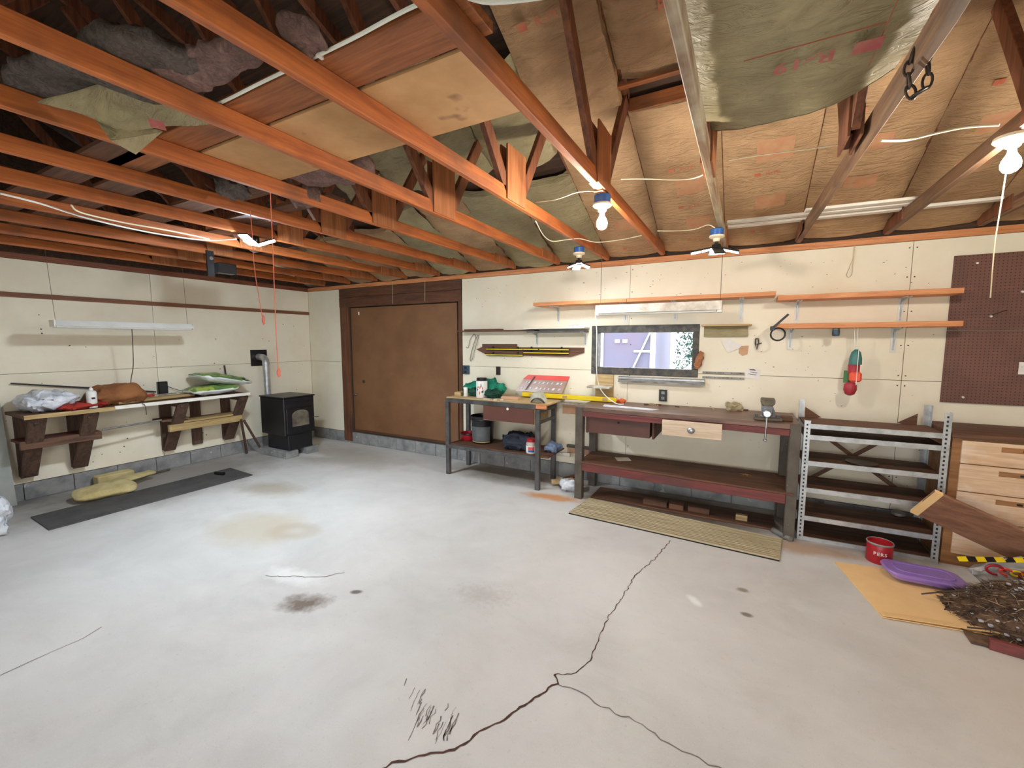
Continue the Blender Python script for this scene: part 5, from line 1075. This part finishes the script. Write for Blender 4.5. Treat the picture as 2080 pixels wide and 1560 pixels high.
# ------------------------------------------------------------------ slotted angle rack
t = thing('slotted_angle_rack', 'low slotted steel rack with brown shelves beside the workbench', 'rack', (7.79, -.41, 0))
def angle(x, y, z1, sx, sy, m):
    MB().prism([(x, y, 0), (x+sx*.045, y, 0), (x+sx*.045, y+sy*.003, 0), (x+sx*.003, y+sy*.003, 0), (x+sx*.003, y+sy*.045, 0), (x, y+sy*.045, 0)], (0, 0, z1)).build('post', M[m], t)
angle(7.333, -.645, 1.063, 1, 1, 'galv'); angle(8.262, -.62, 1.195, -1, 1, 'galv'); angle(7.33, -.185, 1.19, 1, -1, 'galv'); angle(8.262, -.185, 1.20, -1, -1, 'galv')
for x0_, y, z1 in ((7.353, -.6465, 1.05), (8.236, -.6215, 1.17)):
    mb = MB(); k = 0; z = .04
    while z < z1: mb.box(x0_-.005, x0_+.007, y, y+.001, z-.008, z+.008); z += .034
    o = mb.build('slot', M['black'], t); o['kind'] = 'stuff'
for z in (1.035, .94, .712, .474, .222, .035):
    BX(7.34, 8.25, -.60, -.19, z-.030, z-.012).build('shelf', M['brownx'], t)
    MB().prism([(7.345, -.640, z-.042), (8.25, -.615, z-.042), (8.25, -.603, z-.042), (7.345, -.628, z-.042)], (0, 0, .040)).build('shelf_lip', M['galv'], t)
for a, b_ in (((7.37, -.172, .36), (8.1, -.172, .97)), ((7.40, -.166, .97), (8.22, -.166, .34))): MB().bar(a, b_, .006, .035, (0, 0, 1)).build('cross_brace', M['brownx'], t)
for x in (7.38, 8.18): MB().prism([(x, -.19, 1.0), (x+.13*(1 if x < 8 else -1), -.19, 1.03), (x, -.19, 1.12)], (0, .006, 0)).build('corner_plate', M['brownx'], t)
p = on(1753, 942, 'z', .715); tag(MB().lathe([(.10, .702), (.11, .708), (.11, .716), (.10, .712), (.01, .71)], (p.x, p.y+.06, 0), 24).build('shallow_tin', M['brownplastic'], smooth=True), 'flat round brown lid on the middle rack shelf', 'lid')
p = on(1832, 1050, 'z', .23); tag(MB().lathe([(.045, .212), (.05, .216), (.05, .236), (.04, .24)], (p.x, p.y+.1, 0), 20).build('tin_can', M['galvdark'], smooth=True), 'small flat grey tin on the low rack shelf', 'tin')
# ------------------------------------------------------------------ drawer cabinet
M['birch'] = wood('scuffed_glare_birch', rgb(232, 200, 168), rgb(210, 172, 136), 'x', .35, grime=rgb(246, 236, 228)); M['birchdark'] = wood('shaded_birch', rgb(170, 120, 72), rgb(140, 94, 54), 'x', .5)  # pale patches paint both scuffs and glare onto the drawer fronts
t = thing('drawer_cabinet', 'birch drawer cabinet with slot pulls under the pegboard', 'cabinet', (8.8, -.33, 0))
BX(8.285, 9.35, -.585, -.05, .0, 1.005).build('carcass', M['birchdark'], t); BX(8.27, 9.37, -.62, -.03, 1.006, 1.045).build('top', M['brownx'], t, bevel=.003)
for z0_, z1_ in ((.815, .99), (.60, .808), (.385, .593), (.10, .378)):
    d = BX(8.335, 9.30, -.605, -.586, z0_, z1_).build('drawer', M['birch'], t, bevel=.003)
    BX(8.545, 8.86, -.6065, -.598, z1_-.065, z1_-.028).build('pull_slot', M['birchdark'], d); BX(8.655, 8.685, -.6075, -.60, z1_-.056, z1_-.040).build('finger_hole', M['black'], d)
# ------------------------------------------------------------------ floor on the right
M['card'] = paint('brown_cardboard', rgb(246, 206, 148), rgb(232, 190, 132), 5, .8)
t = thing('cardboard_sheet', 'flat cardboard sheet lying on the floor before the rack', 'cardboard', (7.95, -1.27, 0))
MB().prism([(7.552, -.985, .002), (7.694, -1.685, .002), (8.40, -1.56, .002), (8.26, -.86, .002)], (0, 0, .006)).build('sheet', M['card'], t)
MB().prism([(7.682, -1.625, .009), (8.30, -1.515, .011), (8.31, -1.575, .022), (7.694, -1.695, .02)], (0, 0, .004)).build('folded_flap', M['card'], t)
t = thing('paint_can', 'red tin can with white lettering before the rack', 'can', (7.865, -.79, 0))
MB().lathe([(.078, 0), (.083, .006), (.083, .155), (.080, .16), (.080, .14), (.02, .135)], (7.865, -.79, 0), 26).build('can', M['red'], t, smooth=True); MB().lathe([(.084, .148), (.088, .156), (.084, .164), (.079, .16)], (7.865, -.79, 0), 26, cap=False).build('rim', M['galvdark'], t, smooth=True)
for i, ch in enumerate('PERS'):
    a = -PI/2-.55+i*.27; T = Matrix.Translation((7.865+.0842*math.cos(a), -.79+.0842*math.sin(a), .085)) @ Matrix.Rotation(a+PI/2, 4, 'Z') @ Matrix.Rotation(PI/2, 4, 'X')
    text_mesh(ch, .036, 'lettering', M['white'], t, T)
t = NT('translucent_purple_plastic'); t.b.inputs['Transmission Weight'].default_value = .35; t.b.inputs['Subsurface Weight'].default_value = 0; M['purple'] = t.out(rgb(178, 140, 222), .3)
t = thing('tub_lid', 'purple plastic tub lid tilted on the cardboard', 'lid', (8.06, -1.02, .02))
def rrect(w_, h_, r, n=6):
    out = []
    for cx, cy, a0_ in ((w_/2-r, h_/2-r, 0), (-w_/2+r, h_/2-r, PI/2), (-w_/2+r, -h_/2+r, PI), (w_/2-r, -h_/2+r, 3*PI/2)):
        out += [(cx+r*math.cos(a0_+PI/2*k/n), cy+r*math.sin(a0_+PI/2*k/n)) for k in range(n+1)]
    return out
T = Matrix.Translation((8.06, -1.02, .072)) @ Matrix.Rotation(.10, 4, 'Z') @ Matrix.Rotation(.04, 4, 'Y')
mb = MB(); mb.T = T; mb.prism([(x, y, 0) for x, y in rrect(.42, .22, .07)], (0, 0, .006)); mb.build('plate', M['purple'], t, smooth=True)
mb = MB(); mb.T = T; q_ = rrect(.39, .19, .06); n_ = len(q_); mb.add([(x, y, 0) for x, y in q_]+[(x*.97, y*.97, -.05) for x, y in q_], [(i, (i+1) % n_, (i+1) % n_+n_, i+n_) for i in range(n_)]); mb.build('skirt', M['purple'], t, smooth=True)
mb = MB(); mb.T = T; ring = [(x, y, -.008) for x, y in rrect(.43, .23, .075)]; mb.tube(ring+[ring[0]], .013, 8, cap=False); mb.build('rim', M['purple'], t, smooth=True)
mb = MB(); mb.T = T; ring = [(x, y, .008) for x, y in rrect(.33, .14, .05)]; mb.tube(ring+[ring[0]], .006, 6, cap=False); mb.build('ridge', M['purple'], t, smooth=True)
t = thing('leaning_board', 'wide brown board propped across the cabinet front', 'board', (8.4, -.8, .1))
MB().bar((8.085, -.80, .535), (8.95, -.86, .175), .026, .28, (0, -.55, 1)).build('board', wood('lean_brown', rgb(158, 114, 88), rgb(128, 88, 66), 'x', .6), t, bevel=.003)
MB().bar((8.085, -.80, .535), (8.13, -.803, .516), .028, .282, (0, -.55, 1)).build('end_grain', M['card'], t)
# heap of swept-up debris in a torn bag
hp = thing('debris_heap', 'heap of dry needles and litter spilling from a torn bag', 'debris', (8.55, -1.36, 0))
M['needle'] = paint('dry_needles', rgb(120, 92, 70), rgb(74, 56, 44), 20, .9, amount=1.); M['needle2'] = paint('dark_needles', rgb(72, 56, 46), None, 20, .9); M['needle3'] = paint('pale_straw', rgb(176, 150, 116), None, 20, .9)
def hz(x, y): 
    d2 = ((x-8.66)/.56)**2+((y+1.34)/.37)**2
    return max(0, .26*(1-d2)) if d2 < 1 else 0
mb = MB(); mb.grid(lambda u, v: (8.08+1.16*u, -1.74+.80*v, hz(8.08+1.16*u, -1.74+.80*v)+.002+.02*abs(noise.noise(Vector((u*14, v*10, 0))))), 40, 28)
hm = mb.build('mound', M['needle'], hp, smooth=180); hm['kind'] = 'stuff'
rl = random.Random(77)
for nm, cnt, mt_ in (('needles', 1500, 'needle'), ('needles', 1100, 'needle2'), ('straws', 420, 'needle3')):
    mb = MB()
    for k in range(cnt):
        a = rl.uniform(0, 2*PI); r_ = math.sqrt(rl.random())*1.06; x = 8.66+.56*r_*math.cos(a); y = -1.34+.37*r_*math.sin(a)
        z = hz(x, y)+rl.uniform(.004, .03); th = rl.uniform(0, PI); ln = rl.uniform(.015, .055); dz = rl.uniform(-.5, .5)*ln
        d = Vector((math.cos(th)*ln, math.sin(th)*ln, dz)); q = Vector((x, y, z)); s_ = Vector((-d.y, d.x, 0)).normalized()*.0022
        if min((q-d).z, (q+d).z) < .002: continue
        mb.add([q-d-s_, q-d+s_, q+d+s_*.4, q+d-s_*.4, q+Vector((0, 0, .004))], [(0, 1, 4), (1, 2, 4), (2, 3, 4), (3, 0, 4)])
    o = mb.build(nm, M[mt_], hp); o['kind'] = 'stuff'
mb = MB()
for k in range(120):
    a = rl.uniform(0, 2*PI); r_ = math.sqrt(rl.random()); x = 8.62+.5*r_*math.cos(a); y = -1.36+.34*r_*math.sin(a); z = hz(x, y)+.022; s_ = rl.uniform(.004, .011)
    mb.box(x-s_, x+s_, y-s_, y+s_, z-s_*.5, z+s_*.5)
o = mb.build('litter', M['plastic'], hp); o['kind'] = 'stuff'
for a, b_ in (((8.05, -1.45), (8.5, -1.56)), ((7.98, -1.30), (8.4, -1.42)), ((8.2, -1.15), (8.75, -1.40)), ((8.35, -1.08), (8.8, -1.3)), ((8.1, -1.62), (8.45, -1.66))):
    p0, p1 = Vector((*a, hz(*a)+.035)), Vector((*b_, hz(*b_)+.04)); MB().tube(bez([p0, p0.lerp(p1, .5)+Vector((0, .02, .012)), p1]), .005, 6).build('twig', M['needle2'], hp, smooth=True)
pillow('printed_bag', (8.62, -.965, .14), (.62, .10, .26), .05, 0, paint('grey_printed_sack', rgb(196, 190, 184), rgb(160, 152, 146), 5, .4, bump=.4, amount=1.), 'grey sack with red scroll print behind the debris heap', 'sack', 61, .03, freq=5)
sk = bpy.data.objects['printed_bag']
for dx, r_, m_ in ((-.05, .045, 'red'), (.0, .03, 'coral'), (.05, .025, 'yellow'), (.09, .03, 'red'), (.14, .022, 'coral')):
    ring = [(8.47+dx+r_*math.cos(a_)*1.0, -1.03, .19+r_*.7*math.sin(a_)) for a_ in [2*PI*k/14 for k in range(12)]]
    MB().tube(ring, .008, 6).build('scroll_print', M[m_], sk, smooth=True)
t = thing('warning_tape', 'strip of yellow and black checked tape over the sack', 'tape', (8.42, -1.05, .26))
for k in range(9):
    x = 8.24+k*.045; z = .155+.010*k
    MB().prism([(x, -1.03, z+.05), (x+.045, -1.03, z+.062), (x+.045, -.985, z+.075), (x, -.985, z+.063)], (0, 0, .003)).build('stripe', M['yellow'] if k % 2 == 0 else M['blackplastic'], t)
tag(MB().bar((8.15, -1.74, .03), (8.95, -1.86, .04), .03, .06).build('wood_strip', M['redx'], bevel=.003), 'reddish wood strip lying along the edge of the debris heap', 'board')

# ledger boards on the wall between the two benches
t = thing('ledger_board', 'tan ledger with a white ledge on the wall between the benches', 'ledger', (5.05, 0, .86))
BX(4.86, 5.30, -.022, -.002, .83, .955).build('board', M['tape'], t, bevel=.002); BX(4.86, 5.30, -.10, -.002, .957, .985).build('ledge', M['whitewood'], t, bevel=.002)
t = thing('ledger_board', 'grey-brown lower ledger on the wall between the benches', 'ledger', (5.05, 0, .36))
BX(4.93, 5.30, -.05, -.002, .405, .44).build('ledge', M['olive'], t, bevel=.002); BX(4.93, 5.30, -.02, -.002, .33, .404).build('board', M['tape'], t, bevel=.002)
